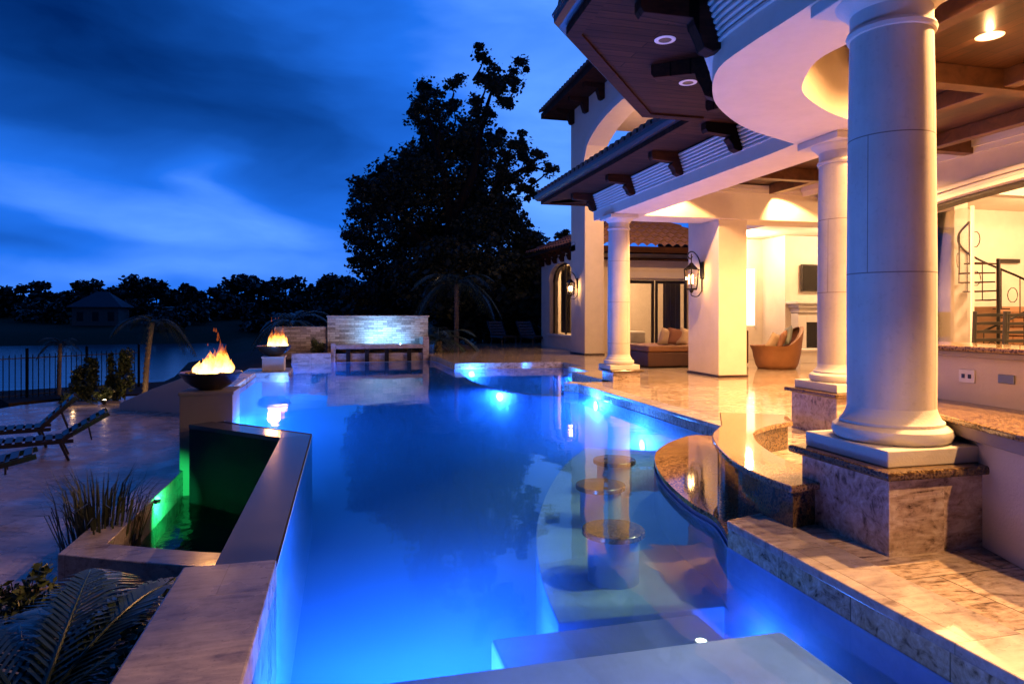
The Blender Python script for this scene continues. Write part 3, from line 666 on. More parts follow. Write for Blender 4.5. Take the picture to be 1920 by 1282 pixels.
# pair straight parts and the curve separately so the strip stays square
A = bo[:4]+resample(bo[4:-3], 30)+bo[-3:]; B_ = bi[:4]+resample(bi[4:-3], 30)+bi[-3:]
band(A, B_, SB, EZ+.3, 4.75).build('porch_beam', M['stucco'], hs, smooth=True)
out_path = A[::-1]                                      # travelling +Y, the pool on the left
fr = MB()
fr.sweep(out_path, [(.01, 4.045), (-.028, 4.05), (-.028, 4.075), (.01, 4.08)], closed=True)
for k in range(6):
    z = 4.095+k*.052; o = -.022-.017*k
    fr.sweep(out_path, [(.01, z), (o, z), (o-.016, z+.012), (o-.016, z+.034), (o, z+.046), (.01, z+.046)], closed=True)
fr.build('frieze_moulding', M['trim'], hs)
# eave: soffit boards, fascia, gutter, tiles
ek = [(4.75, 16.05), (4.75, 8.62), (4.02, 8.62), (2.12, 6.28), (2.05, 4.2), (2.05, -1.0)]
bk = [(5.65, 14.75), (5.65, 8.0), (5.0, 7.25), (3.42, 5.75), (3.2, 4.3), (3.2, -1.0)]
sm = MB(); sv = []
for (e0, e1, b0, b1) in zip(ek, ek[1:], bk, bk[1:]):
    for i in range(9):
        t = i/8; sv.append((Vector(e0).lerp(Vector(e1), t), Vector(b0).lerp(Vector(b1), t)))
ao = Vector
def closest(path, p):
    best = None
    for a, c in zip(path, path[1:]):
        a, c = Vector(a), Vector(c); d = c-a; t = max(0, min(1, (p-a).dot(d)/max(1e-9, d.length_squared))); q = a+d*t
        if best is None or (q-p).length < (best-p).length: best = q
    return best
sm.strip([(e.x+.0, e.y, EZ) for e, q in sv], [(lambda w: (w.x+(w-e).normalized().x*.1, w.y+(w-e).normalized().y*.1, EZ))(closest(A, q)) for e, q in sv])
sm.strip([(4.75, 16.05, EZ), (4.85, 16.05, EZ)], [(5.66, 14.7, EZ), (7.4, 14.7, EZ)])
sm.add([(4.75, 16.05, EZ), (12, 16.05, EZ), (12, 14.74, EZ), (5.66, 14.74, EZ)], [(0, 1, 2, 3)])
sm.build('soffit', M['wood'], hs)
ep = ek[::-1]+[]                                        # travelling +Y again: outside is on the left (negative offset)
fa = MB(); fa.sweep(ep+[(12, 16.05)], [(.14, EZ-.03), (-.0, EZ-.03), (-.0, EZ+.20), (.14, EZ+.20)], closed=True)
fa.build('fascia', M['wood'], hs)
g = MB(); g.sweep(ep+[(12, 16.05)], [(-.003, EZ+.05), (-.07, EZ+.055), (-.115, EZ+.10), (-.12, EZ+.165), (-.135, EZ+.165), (-.135, EZ+.185), (-.003, EZ+.185)], closed=True)
g.build('gutter', M['gutter'], hs)
def tile_rows(path, zt, run, rise, name, parent, step=.25, r=.10, inner=None, rows=3):
    m = MB(); P = [Vector(p) for p in path]
    for a, c in zip(P, P[1:]):
        d = (c-a); L = d.length; d.normalize(); nrm = Vector((d.y, -d.x)); n = max(1, int(L/step))
        for i in range(n):
            p = a+d*(i+.5)*L/n
            for w in range(rows):
                s0 = -.10+w*(run/rows); s1 = s0+run/rows*1.12; z0 = zt+rise*(s0/run)+.03; z1 = zt+rise*(s1/run)
                v = []; sg = 6
                for s_, z_, rr in ((s0, z0, r), (s1, z1, r*.86)):
                    for k in range(sg+1):
                        t = PI*k/sg; q = p+nrm*s_+d*math.cos(t)*rr; v.append((q.x, q.y, z_+math.sin(t)*rr))
                f = [(k, k+1, sg+2+k, sg+1+k) for k in range(sg)]+[tuple(range(sg+1))[::-1]]
                m.add(v, f)
    return m
# main roof skin with barrel tiles along its edge
rt = tile_rows(ep, EZ+.21, 1.5, .55, 'roof', hs)
inner = [(6.6, -1.0), (6.6, 4.2), (6.6, 5.6), (7.1, 6.6), (8.6, 8.5), (8.6, 12.2), (12, 12.2)]
oo = ep+[(12, 16.05)]
rt.strip([(p[0], p[1], EZ+.215) for p in oo], [(q[0], q[1], EZ+.215+(.37*3.6)) for q in inner])
rt.build('roof', M['tile'], hs)
# corbel brackets
def bracket_mb(p, d, zt=EZ-.002, ln=.62, hh=.36, w=.15):
    """a scrolled corbel: p on the wall, d pointing outwards"""
    prof = [(0, 0), (ln, 0), (ln, -.10), (ln-.03, -.145), (ln-.12, -.15), (.36*ln, -.17), (.26, -.22), (.20, -hh*.8), (.17, -hh), (.09, -hh-.035), (0, -hh)]
    m = MB(); d = Vector((d[0], d[1], 0)).normalized(); s = Vector((-d.y, d.x, 0)); p = Vector((p[0], p[1], 0)); n = len(prof)
    v = [p+d*o+s*(k*w/2)+Vector((0, 0, zt+z)) for k in (-1, 1) for o, z in prof]
    f = [tuple(range(n))[::-1], tuple(range(n, 2*n))]+[(i, (i+1) % n, n+(i+1) % n, n+i) for i in range(n)]
    return m.add(v, f)
for y in (14.55, 12.45, 10.5, 8.75): bracket_mb((5.66, y), (-1, 0)).build('corbel_bracket', M['wood'], hs, bevel=.008)
for px, py in ((1352, 207), (1346, 130), (1420, 250)):
    x, y = at(px, py, SB); c = Vector((5.5, 5.1)); d = Vector((x, y))-c
    bracket_mb((x+d.normalized().x*-.01, y+d.normalized().y*-.01), d, ln=.75, hh=.42, w=.17).build('corbel_bracket', M['wood'], hs, bevel=.008)
bracket_mb((3.2, 3.6), (-1, 0), ln=.75, hh=.42, w=.17).build('corbel_bracket', M['wood'], hs, bevel=.008)

# columns
def column(x, y, r, zb, ped=None, fix=None):
    b = MB()
    b.lathe([(r*.99, zb+.30), (r, zb+.55), (r*1.0, 1.9), (r*.965, 3.0), (r*.93, SB-.32)], (x, y, 0), 64)
    s = b.build('column', M['column'], hs, smooth=True)
    # joints need the column's own axis as origin
    off = Vector((x, y, 0))-ORG[hs.name]
    for v in s.data.vertices: v.co -= off
    s.location = off
    def sub(m, name, mat, **k):
        o = m.build(name, mat, hs, **k)
        for v in o.data.vertices: v.co -= off
        o.parent = s; return o
    z = zb
    m = MB().lathe([(r*1.22, z+.10), (r*1.31, z+.115), (r*1.36, z+.15), (r*1.33, z+.185), (r*1.22, z+.205), (r*1.17, z+.208), (r*1.17, z+.228), (r*1.09, z+.245), (r*1.02, z+.285), (r*.99, z+.32)], (x, y, 0), 64)
    sub(m, 'base', M['stone'], smooth=True)
    w = r*1.40; m = MB(); m.box(x-w, x+w, y-w, y+w, z, z+.102); sub(m, 'plinth', M['stone'], bevel=.008)
    zt = SB-.002
    m = MB().lathe([(r*.92, zt-.33), (r*.99, zt-.325), (r*1.02, zt-.30), (r*.99, zt-.28), (r*.93, zt-.275), (r*.93, zt-.17), (r*1.0, zt-.16), (r*1.12, zt-.125), (r*1.24, zt-.10), (r*1.26, zt-.085)], (x, y, 0), 64)
    sub(m, 'capital', M['stone'], smooth=True)
    w = r*1.32; m = MB(); m.box(x-w, x+w, y-w, y+w, zt-.085, zt); sub(m, 'abacus', M['stone'], bevel=.008)
    if ped:
        x0, x1, y0, y1, z0 = ped
        m = MB(); m.box(x0, x1, y0, y1, z0, zb-.055); sub(m, 'pedestal', M['marble'], bevel=.004)
        m = MB(); m.box(x0-.07, x1+.07, y0-.07, y1+.07, zb-.055, zb-.001); sub(m, 'granite_cap', M['granite_dark'], bevel=.018)
    return s
column(3.575, 3.775, .268, .72, (3.17, 3.94, 3.36, 4.15, DZ-.02))
column(6.03, 7.15, .275, .72, (5.62, 6.44, 6.74, 7.56, DZ-.02))
column(5.90, 13.85, .245, DZ+.26, (5.62, 6.25, 13.50, 14.13, DZ-.5))
# square pillars of the loggia
for y0, y1 in ((13.84, 15.25), (22.7, 24.2)):
    b = MB(); b.box(8.36, 9.09, y0, y1, DZ+.05, 7.15 if y0 > 20 else SB+.002)
    if y0 < 20: b.box(8.36, 9.09, 14.625, y1, SB+.002, 7.15)
    s = b.build('pillar', M['stucco'], hs, bevel=.012)
    b = MB(); b.box(8.335, 9.115, y0-.025, y1+.025, DZ-.05, DZ+.048); b.build('skirting', M['gutter'], hs).parent = s
# two storey arch between them, and the wall above
ya, yb, zs, za = 15.25, 22.7, 7.15, 8.28
arc = []
for i in range(25):
    t = -1+2*i/24; arc.append((ya+(yb-ya)*(i/24), zs+(za-zs)*math.sqrt(max(0, 1-t*t*.97)) if abs(t) < 1 else zs))
m = MB(); v = []; n = len(arc); top = 9.55
for y, z in arc: v += [(8.36, y, z), (9.09, y, z), (9.09, y, top), (8.36, y, top)]
f = []
for i in range(n-1):
    for k in range(4): f.append((i*4+k, i*4+(k+1) % 4, (i+1)*4+(k+1) % 4, (i+1)*4+k))
m.add(v, f); m.box(8.36, 9.09, 13.0, 15.25, 7.151, top); m.box(8.36, 9.09, 22.7, 24.2, 7.151, top)
m.build('arch_wall', M['stucco'], hs)
m = MB(); v = []
for i, (y, z) in enumerate(arc):
    t = -1+2*i/24; v += [(8.325, y, z-.005), (8.365, y, z-.005), (8.365, y+.20*t*.6, z+.24), (8.325, y+.20*t*.6, z+.24)]
f = []
for i in range(n-1):
    for k in range(4): f.append((i*4+k, i*4+(k+1) % 4, (i+1)*4+(k+1) % 4, (i+1)*4+k))
MB().add(v, f).build('arch_trim', M['trim'], hs)
b = MB(); b.box(9.09, 14.5, 13.0, 24.2, 8.75, 8.9); b.build('loggia_ceiling', M['inner'], hs)
b = MB(); b.box(13.6, 14.3, 13.0, 18.2, 4.31, 8.74); b.build('loggia_back_wall', M['stucco'], hs)
# tower eave
te = [(7.45, 12.0), (7.45, 25.15), (15.2, 25.15)]
TZ2 = 9.30
b = MB(); b.strip([(p[0], p[1], TZ2) for p in te], [(9.1, 12.0, TZ2), (9.1, 24.0, TZ2), (15.2, 24.0, TZ2)]); b.build('tower_soffit', M['wood'], hs)
b = MB(); b.sweep(te, [(.12, TZ2-.03), (-.0, TZ2-.03), (-.0, TZ2+.16), (.12, TZ2+.16)], closed=True); b.build('tower_fascia', M['wood'], hs)
rt = tile_rows(te[:2], TZ2+.2, 1.8, .75, 'roof', hs, .27, .12)
rt.strip([(p[0], p[1], TZ2+.17) for p in te], [(10.5, 12.0, TZ2+1.6), (10.5, 22.0, TZ2+1.6), (15.2, 22.0, TZ2+1.6)])
rt.build('tower_roof', M['tile'], hs)
for y in (23.9, 22.4, 20.9, 19.4, 17.9, 16.4): bracket_mb((8.365, y), (-1, 0), TZ2-.002, .7, .5, .22).build('corbel_bracket', M['wood'], hs)

# cross beam at the far end of the porch, ceiling and wooden beams
b = MB(); b.box(6.42, 20.0, 13.72, 14.62, SB+.003, 4.78); b.build('cross_beam', M['inner'], hs, bevel=.01)
b = MB(); b.box(6.43, 20.0, 13.60, 13.719, 4.52, 4.62); b.box(6.43, 20.0, 13.655, 13.719, 4.45, 4.52); b.build('crown_moulding', M['trim'], hs)
b = MB(); b.prism([(3.97, -1.0), (12.0, -1.0), (12.0, 13.719), (6.45, 13.719), (6.4, 7.2), (4.6, 6.25), (3.97, 5.2)], 4.64, 4.70); b.build('porch_ceiling', M['ceilwood'], hs)
for y in (1.2, 3.9, 6.6, 9.3, 12.0):
    b = MB(); b.box(3.98 if y < 6 else 6.43, 10.44, y-.10, y+.10, 4.40, 4.639); b.build('ceiling_beam', M['beamwood'], hs, bevel=.008)
for x in (5.6, 7.9, 9.6):
    b = MB(); b.box(x-.09, x+.09, -1, 6.5 if x < 6 else 13.6, 4.425, 4.638); b.build('ceiling_beam', M['beamwood'], hs, bevel=.008)
# house wall behind the porch with the wide glazed opening
OPY0, OPY1, OPZ = 2.0, 10.9, 3.55
b = MB(); b.box(10.46, 10.80, 10.9, 12.7, DZ, 4.78); b.box(10.46, 10.80, -1, OPY0, DZ, 4.78)
hd = [(OPY0+(OPY1-OPY0)*i/24, OPZ+.30*(1-((i-12)/12)**2)) for i in range(25)]
v = []
for y, z in hd: v += [(10.46, y, z), (10.80, y, z), (10.80, y, 4.78), (10.46, y, 4.78)]
f = []
for i in range(24):
    for k in range(4): f.append((i*4+k, i*4+(k+1) % 4, (i+1)*4+(k+1) % 4, (i+1)*4+k))
b.add(v, f); b.build('porch_wall', M['stucco'], hs)
def arch_strip(x0, x1, dz0, dz1):
    m = MB(); v = []
    for y, z in hd: v += [(x0, y, z+dz0), (x1, y, z+dz0), (x1, y, z+dz1), (x0, y, z+dz1)]
    f = []
    for i in range(24):
        for k in range(4): f.append((i*4+k, i*4+(k+1) % 4, (i+1)*4+(k+1) % 4, (i+1)*4+k))
    return m.add(v, f)
t_ = MB()
for x0, a_, c_ in ((10.40, .02, .09), (10.425, .10, .16), (10.38, .17, .235)): q = arch_strip(x0, 10.458, a_, c_); t_.add(q.v, q.f)
t_.build('opening_trim', M['trim'], hs)
arch_strip(10.47, 10.75, -.055, -.004).build('door_track', M['dframe'], hs)
b = MB(); b.box(10.36, 10.458, -1, 13.6, 4.50, 4.635); b.box(10.40, 10.458, -1, 13.6, 4.40, 4.50); b.build('crown_moulding', M['trim'], hs)
for y in (9.4, 5.4):
    p = MB(); p.box(10.58, 10.60, y, y+1.45, DZ+.03, 3.52); g_ = p.build('glass_door', M['glass'], hs)
    p = MB(); p.box(10.565, 10.615, y-.03, y, DZ+.02, 3.54); p.box(10.565, 10.615, y+1.45, y+1.48, DZ+.02, 3.54); p.build('door_frame', M['trim'], hs).parent = g_
# the room behind the opening
b = MB(); b.box(18.0, 18.2, 0, 14, DZ, 4.4); b.box(11.15, 18.0, 13.6, 13.71, DZ, 4.4); b.box(10.81, 18.0, -.2, 0, DZ, 4.4)
b.build('room_wall', M['inner'], hs)
b = MB(); b.box(10.81, 18.0, 0, 13.6, 4.30, 4.36); b.build('room_ceiling', M['inner'], hs)
b = MB(); b.box(13.8, 14.2, 12.7, 13.59, DZ, 4.29); b.build('room_pier', M['inner'], hs, bevel=.02)
b = MB(); b.box(10.82, 18.0, 10.0, 10.25, 3.9, 4.29); b.build('room_beam', M['trim'], hs)

# living area with the fireplace
b = MB(); b.box(13.3, 20.0, 18.2, 18.6, DZ, 4.11); b.box(11.2, 13.3, 19.4, 19.7, DZ, 4.11); b.box(13.3, 13.7, 18.601, 19.6, DZ, 4.11); b.build('living_wall', M['inner'], hs)
b = MB(); b.box(11.4, 20.0, 14.63, 19.8, 4.12, 4.3); b.build('living_ceiling', M['inner'], hs)
b = MB(); b.box(12.60, 13.02, 19.385, 19.399, 1.3, 3.15); w_ = b.build('window', m_emit('lit_window', (1.0, .86, .55), 2.4), hs)
b = MB(); b.box(12.52, 12.60, 19.36, 19.399, 1.22, 3.23); b.box(13.02, 13.10, 19.36, 19.399, 1.22, 3.23); b.box(12.60, 13.02, 19.36, 19.399, 3.15, 3.23); b.build('window_frame', M['trim'], hs).parent = w_
# wing with french doors and arched window
b = MB()
b.box(9.0, 9.4, 24.35, 25.6, DZ, 4.55); b.box(9.0, 9.4, 29.0, 30.3, DZ, 4.55); b.box(9.0, 9.4, 25.6, 29.0, DZ, .80)
wa = [(25.6+3.4*i/20, 3.15+.72*math.sqrt(max(0, 1-((i-10)/10)**2))) for i in range(21)]
v = []
for y, z in wa: v += [(9.0, y, z), (9.4, y, z), (9.4, y, 4.55), (9.0, y, 4.55)]
f = []
for i in range(20):
    for k in range(4): f.append((i*4+k, i*4+(k+1) % 4, (i+1)*4+(k+1) % 4, (i+1)*4+k))
b.add(v, f)
b.box(9.4, 10.55, 24.35, 24.7, DZ, 4.3); b.box(13.4, 16.0, 24.35, 24.7, DZ, 4.3); b.box(10.55, 13.4, 24.35, 24.7, 3.02, 4.3)
b.build('wing_wall', M['stucco'], hs)
b = MB(); b.box(10.4, 13.6, 24.28, 24.349, 3.08, 3.32); b.build('door_lintel', M['trim'], hs)
v = []
for i, (y, z) in enumerate(wa): v += [(8.96, y, z), (9.0, y, z), (9.0, y+(i-10)*.018, z+.24), (8.96, y+(i-10)*.018, z+.24)]
f = []
for i in range(20):
    for k in range(4): f.append((i*4+k, i*4+(k+1) % 4, (i+1)*4+(k+1) % 4, (i+1)*4+k))
MB().add(v, f).build('window_surround', M['trim'], hs)
b = MB(); b.box(8.9, 9.02, 25.4, 29.2, .72, .81); b.build('window_sill', M['trim'], hs, bevel=.01)
p = MB(); p.add([(9.2, y, z) for y, z in wa]+[(9.2, 29.0, .82), (9.2, 25.6, .82)], [tuple(range(23))]); g_ = p.build('arched_window', M['glass'], hs)
p = MB(); 
for y in (25.65, 27.3, 28.95): p.box(9.17, 9.23, y-.05, y+.05, .81, 3.85 if y == 27.3 else 3.3)
pts = [(9.2, y, z-.03) for y, z in wa]; p.tube(pts, .05, 6); p.build('window_frame', M['dframe'], hs).parent = g_
# drapes inside, then the lit room
p = MB()
for y0, y1 in ((27.75, 28.95),):
    n_ = 40; P_ = [(9.55+.06*math.sin(i*1.3), y0+(y1-y0)*i/n_) for i in range(n_+1)]
    p.strip([(x, y, .85) for x, y in P_], [(x, y, 3.8) for x, y in P_])
p.build('curtain', M['curtain'], hs)
b = MB(); b.box(16.0, 16.3, 24.7, 30.3, DZ, 4.3); b.box(9.4, 16.0, 30.0, 30.3, DZ, 4.3); b.build('bedroom_wall', M['inner'], hs)
b = MB(); b.box(9.4, 16.0, 24.7, 30.0, 4.2, 4.28); b.build('bedroom_ceiling', M['inner'], hs)
# french doors
for x0, x1 in ((10.6, 11.92), (11.98, 13.35)):
    p = MB(); p.box(x0+.1, x1-.1, 24.50, 24.51, .35, 2.9); g_ = p.build('french_door', M['glass'], hs)
    p = MB(); p.box(x0, x0+.10, 24.46, 24.54, DZ+.01, 3.0); p.box(x1-.10, x1, 24.46, 24.54, DZ+.01, 3.0); p.box(x0+.1, x1-.1, 24.46, 24.54, 2.88, 3.0); p.box(x0+.1, x1-.1, 24.46, 24.54, DZ+.01, .36)
    p.build('door_frame', M['dframe'], hs).parent = g_
p = MB(); n_ = 30; P_ = [(12.55+.75*i/n_, 24.95+.05*math.sin(i*1.4)) for i in range(n_+1)]
p.strip([(x, y, .3) for x, y in P_], [(x, y, 2.95) for x, y in P_]); p.build('curtain', M['curtain'], hs)
# wing roof of barrel tiles
def hip_face(a, c, ra, rc, cols, rows, amp=.075):
    """corrugated tile face from eave a-c up to ridge ra-rc"""
    a, c, ra, rc = map(Vector, (a, c, ra, rc)); m = MB(); v = []; sub = 6
    nx = cols*sub
    for j in range(rows):
        for e in (0, 1):
            t = (j+e)/rows; l = a.lerp(ra, t); r_ = c.lerp(rc, t); lift = .055*(1-e)
            u0 = (l-a).dot((c-a).normalized()); w_ = (c-a).length; u1 = w_-(c-r_).dot((c-a).normalized())
            for i in range(nx+1):
                s = i/nx; pos = l.lerp(r_, s); u = u0+(u1-u0)*s
                v.append((pos.x, pos.y, pos.z+lift+amp*abs(math.sin(PI*u*cols/w_))))
    f = []; k = nx+1
    for j in range(rows*2-1):
        for i in range(nx): f.append((j*k+i, j*k+i+1, (j+1)*k+i+1, (j+1)*k+i))
    return m.add(v, f)
pk1, pk2 = (11.9, 27.0, 5.95), (12.9, 27.3, 5.95)
rf = hip_face((8.35, 23.7, 4.22), (15.6, 23.7, 4.22), pk1, pk2, 20, 8, .11)
for q in (hip_face((8.35, 30.9, 4.5), (8.35, 23.7, 4.22), pk1, pk1, 20, 8, .11), hip_face((15.6, 23.7, 4.22), (15.6, 30.9, 4.22), pk2, pk2, 20, 8, .11)): rf.add(q.v, q.f)
rf.build('wing_roof', M['tile'], hs)
b = MB(); b.box(8.36, 15.55, 23.72, 24.349, 4.04, 4.26); b.box(8.36, 8.99, 24.35, 30.9, 4.32, 4.42); b.box(9.0, 15.5, 24.0, 24.349, 3.78, 3.85); b.build('wing_eave', M['wood'], hs)
for y in (29.9, 28.9, 27.9, 26.9, 25.9, 24.9): bracket_mb((9.0, y), (-1, 0), 4.318, .45, .42, .2).build('corbel_bracket', M['wood'], hs)

# recessed lights
WG = 5.2
def downlight(x, y, z, lab, en=60, ang=125, em=True, r=.085, group='recessed lights in the porch ceiling', vis=True):
    if vis:
        o = thing('recessed_light', lab, 'light', (x, y, z), world=True, group=group)
        MB().lathe([(r*.78, 0), (r*.78, -.006), (r, -.008), (r+.02, -.004), (r+.022, 0)], (x, y, z), 28).build('trim_ring', M['white'], o, smooth=True)
        MB().lathe([(0, -.001), (r*.77, -.001), (r*.77, -.003), (0, -.003)], (x, y, z), 24).build('lens', M['down'] if em else M['dframe'], o)
    if en: lamp('SPOT', 'downlight', (x, y, z-.04), en*WG, WARM2, .06, (x, y, 0), ang, .5)
dx, dy = 6.72, 5.75
downlight(dx, dy, 4.638, 'glowing recessed light in the dark plank ceiling beside the big near column', 230, 150, r=.115)
lamp('POINT', 'downlight_glow', (dx, dy, 4.56), 14, WARM2, .03)
downlight(*at(1247, 75, EZ), EZ-.001, 'unlit recessed light under the dark eave, near the scrolled corbel', 0, em=False, group='unlit lights under the eave')
downlight(*at(1290, 155, EZ), EZ-.001, 'unlit recessed light under the dark eave, closer to the round beam', 0, em=False, group='unlit lights under the eave')
for x, y, e in ((8.75, 4.8, 220), (8.75, 8.2, 280), (7.1, 10.2, 260), (8.9, 10.6, 230), (5.35, 3.62, 420), (7.0, 3.5, 360), (5.0, 4.9, 90), (8.75, 2.2, 260), (12.6, 13.0, 60)):
    lamp('SPOT', 'downlight', (x, y, 4.6), e*WG, WARM2, .06, (x, y, 0), 150, .5)
lamp('SPOT', 'downlight', (3.80, .5, 3.82), 200*WG, WARM2, .06, (3.8, 1.2, 0), 92, .5)
for x, y, e in ((6.85, 13.15, 120), (9.75, 13.15, 130)): lamp('SPOT', 'downlight', (x, y, 4.6), e*WG, WARM2, .05, (x, y, 0), 132, .15)
for x, y, e in ((12.2, 3.0, 110), (12.2, 8.0, 90), (15.5, 10.5, 120), (15.5, 5.5, 120)): lamp('POINT', 'room_lamp', (x, y, 3.9), e*WG, (1, .60, .30), .15)
for x, y, e in ((14.2, 16.2, 75), (12.0, 18.2, 90), (16.5, 16.2, 55)): lamp('POINT', 'living_lamp', (x, y, 3.85), e*WG, (1, .60, .30), .12)
for x, y, e in ((12.2, 27.2, 85), (10.6, 28.0, 40)): lamp('POINT', 'bedroom_lamp', (x, y, 3.7), e*WG, (1, .60, .30), .15)
for x, y, e in ((10.9, 17.8, 200), (11.0, 21.5, 170)): lamp('SPOT', 'loggia_light', (x, y, 8.7), e*WG, WARM2, .08, (x, y, 0), 165, .4)
lamp('POINT', 'loggia_glow', (10.9, 19.2, 7.6), 90*WG, WARM2, .15)

# ================================================================== outdoor kitchen behind the near column
kt = thing('outdoor_kitchen', 'stucco outdoor kitchen with granite counter and raised bar top', 'kitchen', (4.3, 2.0, DZ), world=True)
b = MB(); b.prism([(3.70, -1.0), (3.73, 2.95), (3.86, 3.34), (3.97, 3.6), (3.98, 4.2), (4.598, 4.3), (4.598, -1.0)], DZ, .86); b.build('base_cabinet', M['stucco'], kt, bevel=.01)
b = MB(); b.prism([(3.64, -1.0), (3.67, 2.95), (3.80, 3.36), (3.95, 3.80), (4.15, 4.3), (4.599, 4.4), (4.599, -1.0)], .862, .945); b.build('counter_shade_apron', M['pedestal'], kt, bevel=.01)  # taupe apron, its darker tone standing in for shade below the counter
b = MB(); b.prism([(3.60, -1.0), (3.63, 2.95), (3.77, 3.38), (3.92, 3.84), (4.13, 4.36), (4.599, 4.45), (4.599, -1.0)], .946, .985); b.build('counter_top', M['granite'], kt, bevel=.012)
b = MB(); b.box(4.60, 4.629, -1.0, 4.75, .20, 1.33); b.build('backsplash', M['stucco'], kt, bevel=.008)
b = MB(); b.box(4.53, 5.05, -1.0, 4.85, 1.331, 1.375); b.build('raised_bar_shade_band', M['pedestal'], kt, bevel=.008)  # dark taupe band painting the shaded underside of the bar top
b = MB(); b.box(4.49, 5.10, -1.0, 4.9, 1.376, 1.415); b.build('raised_bar_top', M['granite'], kt, bevel=.012)
b = MB(); b.box(4.63, 5.0, -1.0, 4.7, DZ, 1.33); b.build('bar_wall', M['stucco'], kt)
def on_x(px, py, X):
    t = (px-CX)/F; d = X/(t*CA+SA); return (-t*d*SA+d*CA, H+(HY-py)*d/F)
y, z = on_x(1814, 705, 4.598)
o = thing('power_outlet', 'white double outlet plate on the kitchen backsplash', 'outlet', (4.598, y, z), world=True)
b = MB(); b.box(4.588, 4.598, y-.066, y+.066, z-.05, z+.05); b.build('plate', M['white'], o, bevel=.004)
for k in (-.026, .026): MB().lathe([(0, 0), (.014, 0), (.014, .003), (0, .003)], (0, 0, 0), 12)
for k in (-.027, .027):
    m = MB(); m.box(4.584, 4.5875, y+k-.014, y+k+.014, z-.016, z+.016); m.build('socket', M['dframe'], o, bevel=.004)
y, z = on_x(1888, 711, 4.598)
b = MB(); b.box(4.588, 4.598, y-.062, y+.062, z-.032, z+.032); single(b, 'blank_plate', M['grey'], 'small grey metal plate on the kitchen backsplash right of the outlet', 'plate', bevel=.004)
y, z = on_x(1772, 815, 3.95)
o = thing('cabinet_handle', 'small dark and silver fitting on the kitchen base beside the big column foot', 'handle', (3.95, y, z), world=True)
b = MB(); b.box(3.90, 3.975, y-.05, y+.07, z-.06, z+.075); b.build('dark_frame', M['dframe'], o, bevel=.006)
b = MB(); b.box(3.89, 3.8995, y-.03, y+.04, z-.055, z+.06); b.build('steel_face', M['grey'], o, bevel=.004)
y0, z0 = on_x(1905, 775, 4.1)
o = thing('sink', 'dark sink set in the lower kitchen counter', 'sink', (4.15, 2.75, .986), world=True)
b = MB(); b.box(3.95, 4.42, 2.35, 3.05, .9865, .992); b.build('rim', M['dframe'], o, bevel=.003)
b = MB(); b.box(4.0, 4.37, 2.40, 3.0, .9925, .9945); b.build('bowl', M['iron'], o)

# ladder back bar stools
def bar_stool(x, y, rz, lab):
    o = thing('bar_stool', lab, 'bar stool', (x, y, DZ), rz, 'ladder back stools behind the bar')
    w = .23; 
    b = MB(); b.box(-w, w, -w, w, .74, .79); b.build('seat', M['cush'], o, bevel=.015)
    b = MB()
    for s in (-1, 1): b.tube([(s*w*.95, w*.9, .73), (s*w*.98, w*.95, 1.0), (s*w*1.02, w*1.25, 1.5)], .026, 8)
    for k in range(5):
        z = .88+k*.135; yy = w*.93+(z-.9)*.12
        P_ = [(-w*.9+2*w*.9*i/10, yy+.03*math.sin(PI*i/10)) for i in range(11)]
        b.strip([(px, py, z) for px, py in P_], [(px, py+.008, z+.04+.012*math.sin(PI*i/10)) for i, (px, py) in enumerate(P_)])
    b.build('backrest', M['black'], o, solid=.016)
    for sx in (-1, 1):
        for sy in (-1, 1): MB().tube([(sx*w*.9, sy*w*.9, .735), (sx*w*1.02, sy*w*1.02, 0)], .023, 8, .019).build('leg', M['black'], o)
    b = MB()
    for z, sy in ((.28, -1), (.34, 1)): b.bar((-w*.98, sy*w*.98, z), (w*.98, sy*w*.98, z), .025)
    for z, sx in ((.22, -1), (.22, 1)): b.bar((sx*w*.98, -w*.98, z), (sx*w*.98, w*.98, z), .025)
    b.build('stretcher', M['black'], o)
p = atd(1846, 640, 11.2); bar_stool(p.x, p.y, R(150), 'ladder back bar stool seen above the raised bar, left of the pair')
p = atd(1903, 640, 10.8); bar_stool(p.x, p.y, R(150), 'ladder back bar stool seen above the raised bar, right of the pair')

# spiral stair inside
p = atd(1872, 590, 15.0)
o = thing('spiral_staircase', 'black iron spiral staircase inside the lit room', 'staircase', (p.x, p.y, DZ), world=True)
MB().tube([(p.x, p.y, DZ), (p.x, p.y, 2.9)], .04, 10).build('pole', M['iron'], o)
tr = MB(); rail = []; ba = MB()
for i in range(13):
    a = R(200+i*28); z = DZ+.2*(i+1); r = .75
    v = []
    for q, rr in ((-.22, .06), (-.22, r), (.22, r), (.22, .06)): v.append((p.x+rr*math.cos(a+q), p.y+rr*math.sin(a+q)))
    tr.prism(v, z-.03, z); rail.append((p.x+r*math.cos(a), p.y+r*math.sin(a), z+.9))
    ba.tube([(p.x+r*math.cos(a), p.y+r*math.sin(a), z), rail[-1]], .012, 6)
    if i % 2 == 0:
        c = Vector((p.x+r*math.cos(a+.2), p.y+r*math.sin(a+.2), z+.5))
        ba.tube([c+Vector((-math.sin(a)*.11*math.cos(t), math.cos(a)*.11*math.cos(t), .17*math.sin(t))) for t in [2*PI*k/10 for k in range(11)]], .010, 5)
tr.build('treads', M['wood'], o); MB().tube(spline(rail, 4), .025, 8).build('handrail', M['iron'], o); ba.build('balusters', M['iron'], o)
p = atd(1886, 490, 17.2)
b = MB(); b.box(p.x-.32, p.x+.32, 13.50, 13.598, p.z-.05, p.z+.05); single(b, 'wall_shelf', M['dframe'], 'short black shelf on the lit room wall above the staircase', 'shelf', loc=(p.x, 13.55, p.z-.05))
p = atd(1905, 560, 16.8)
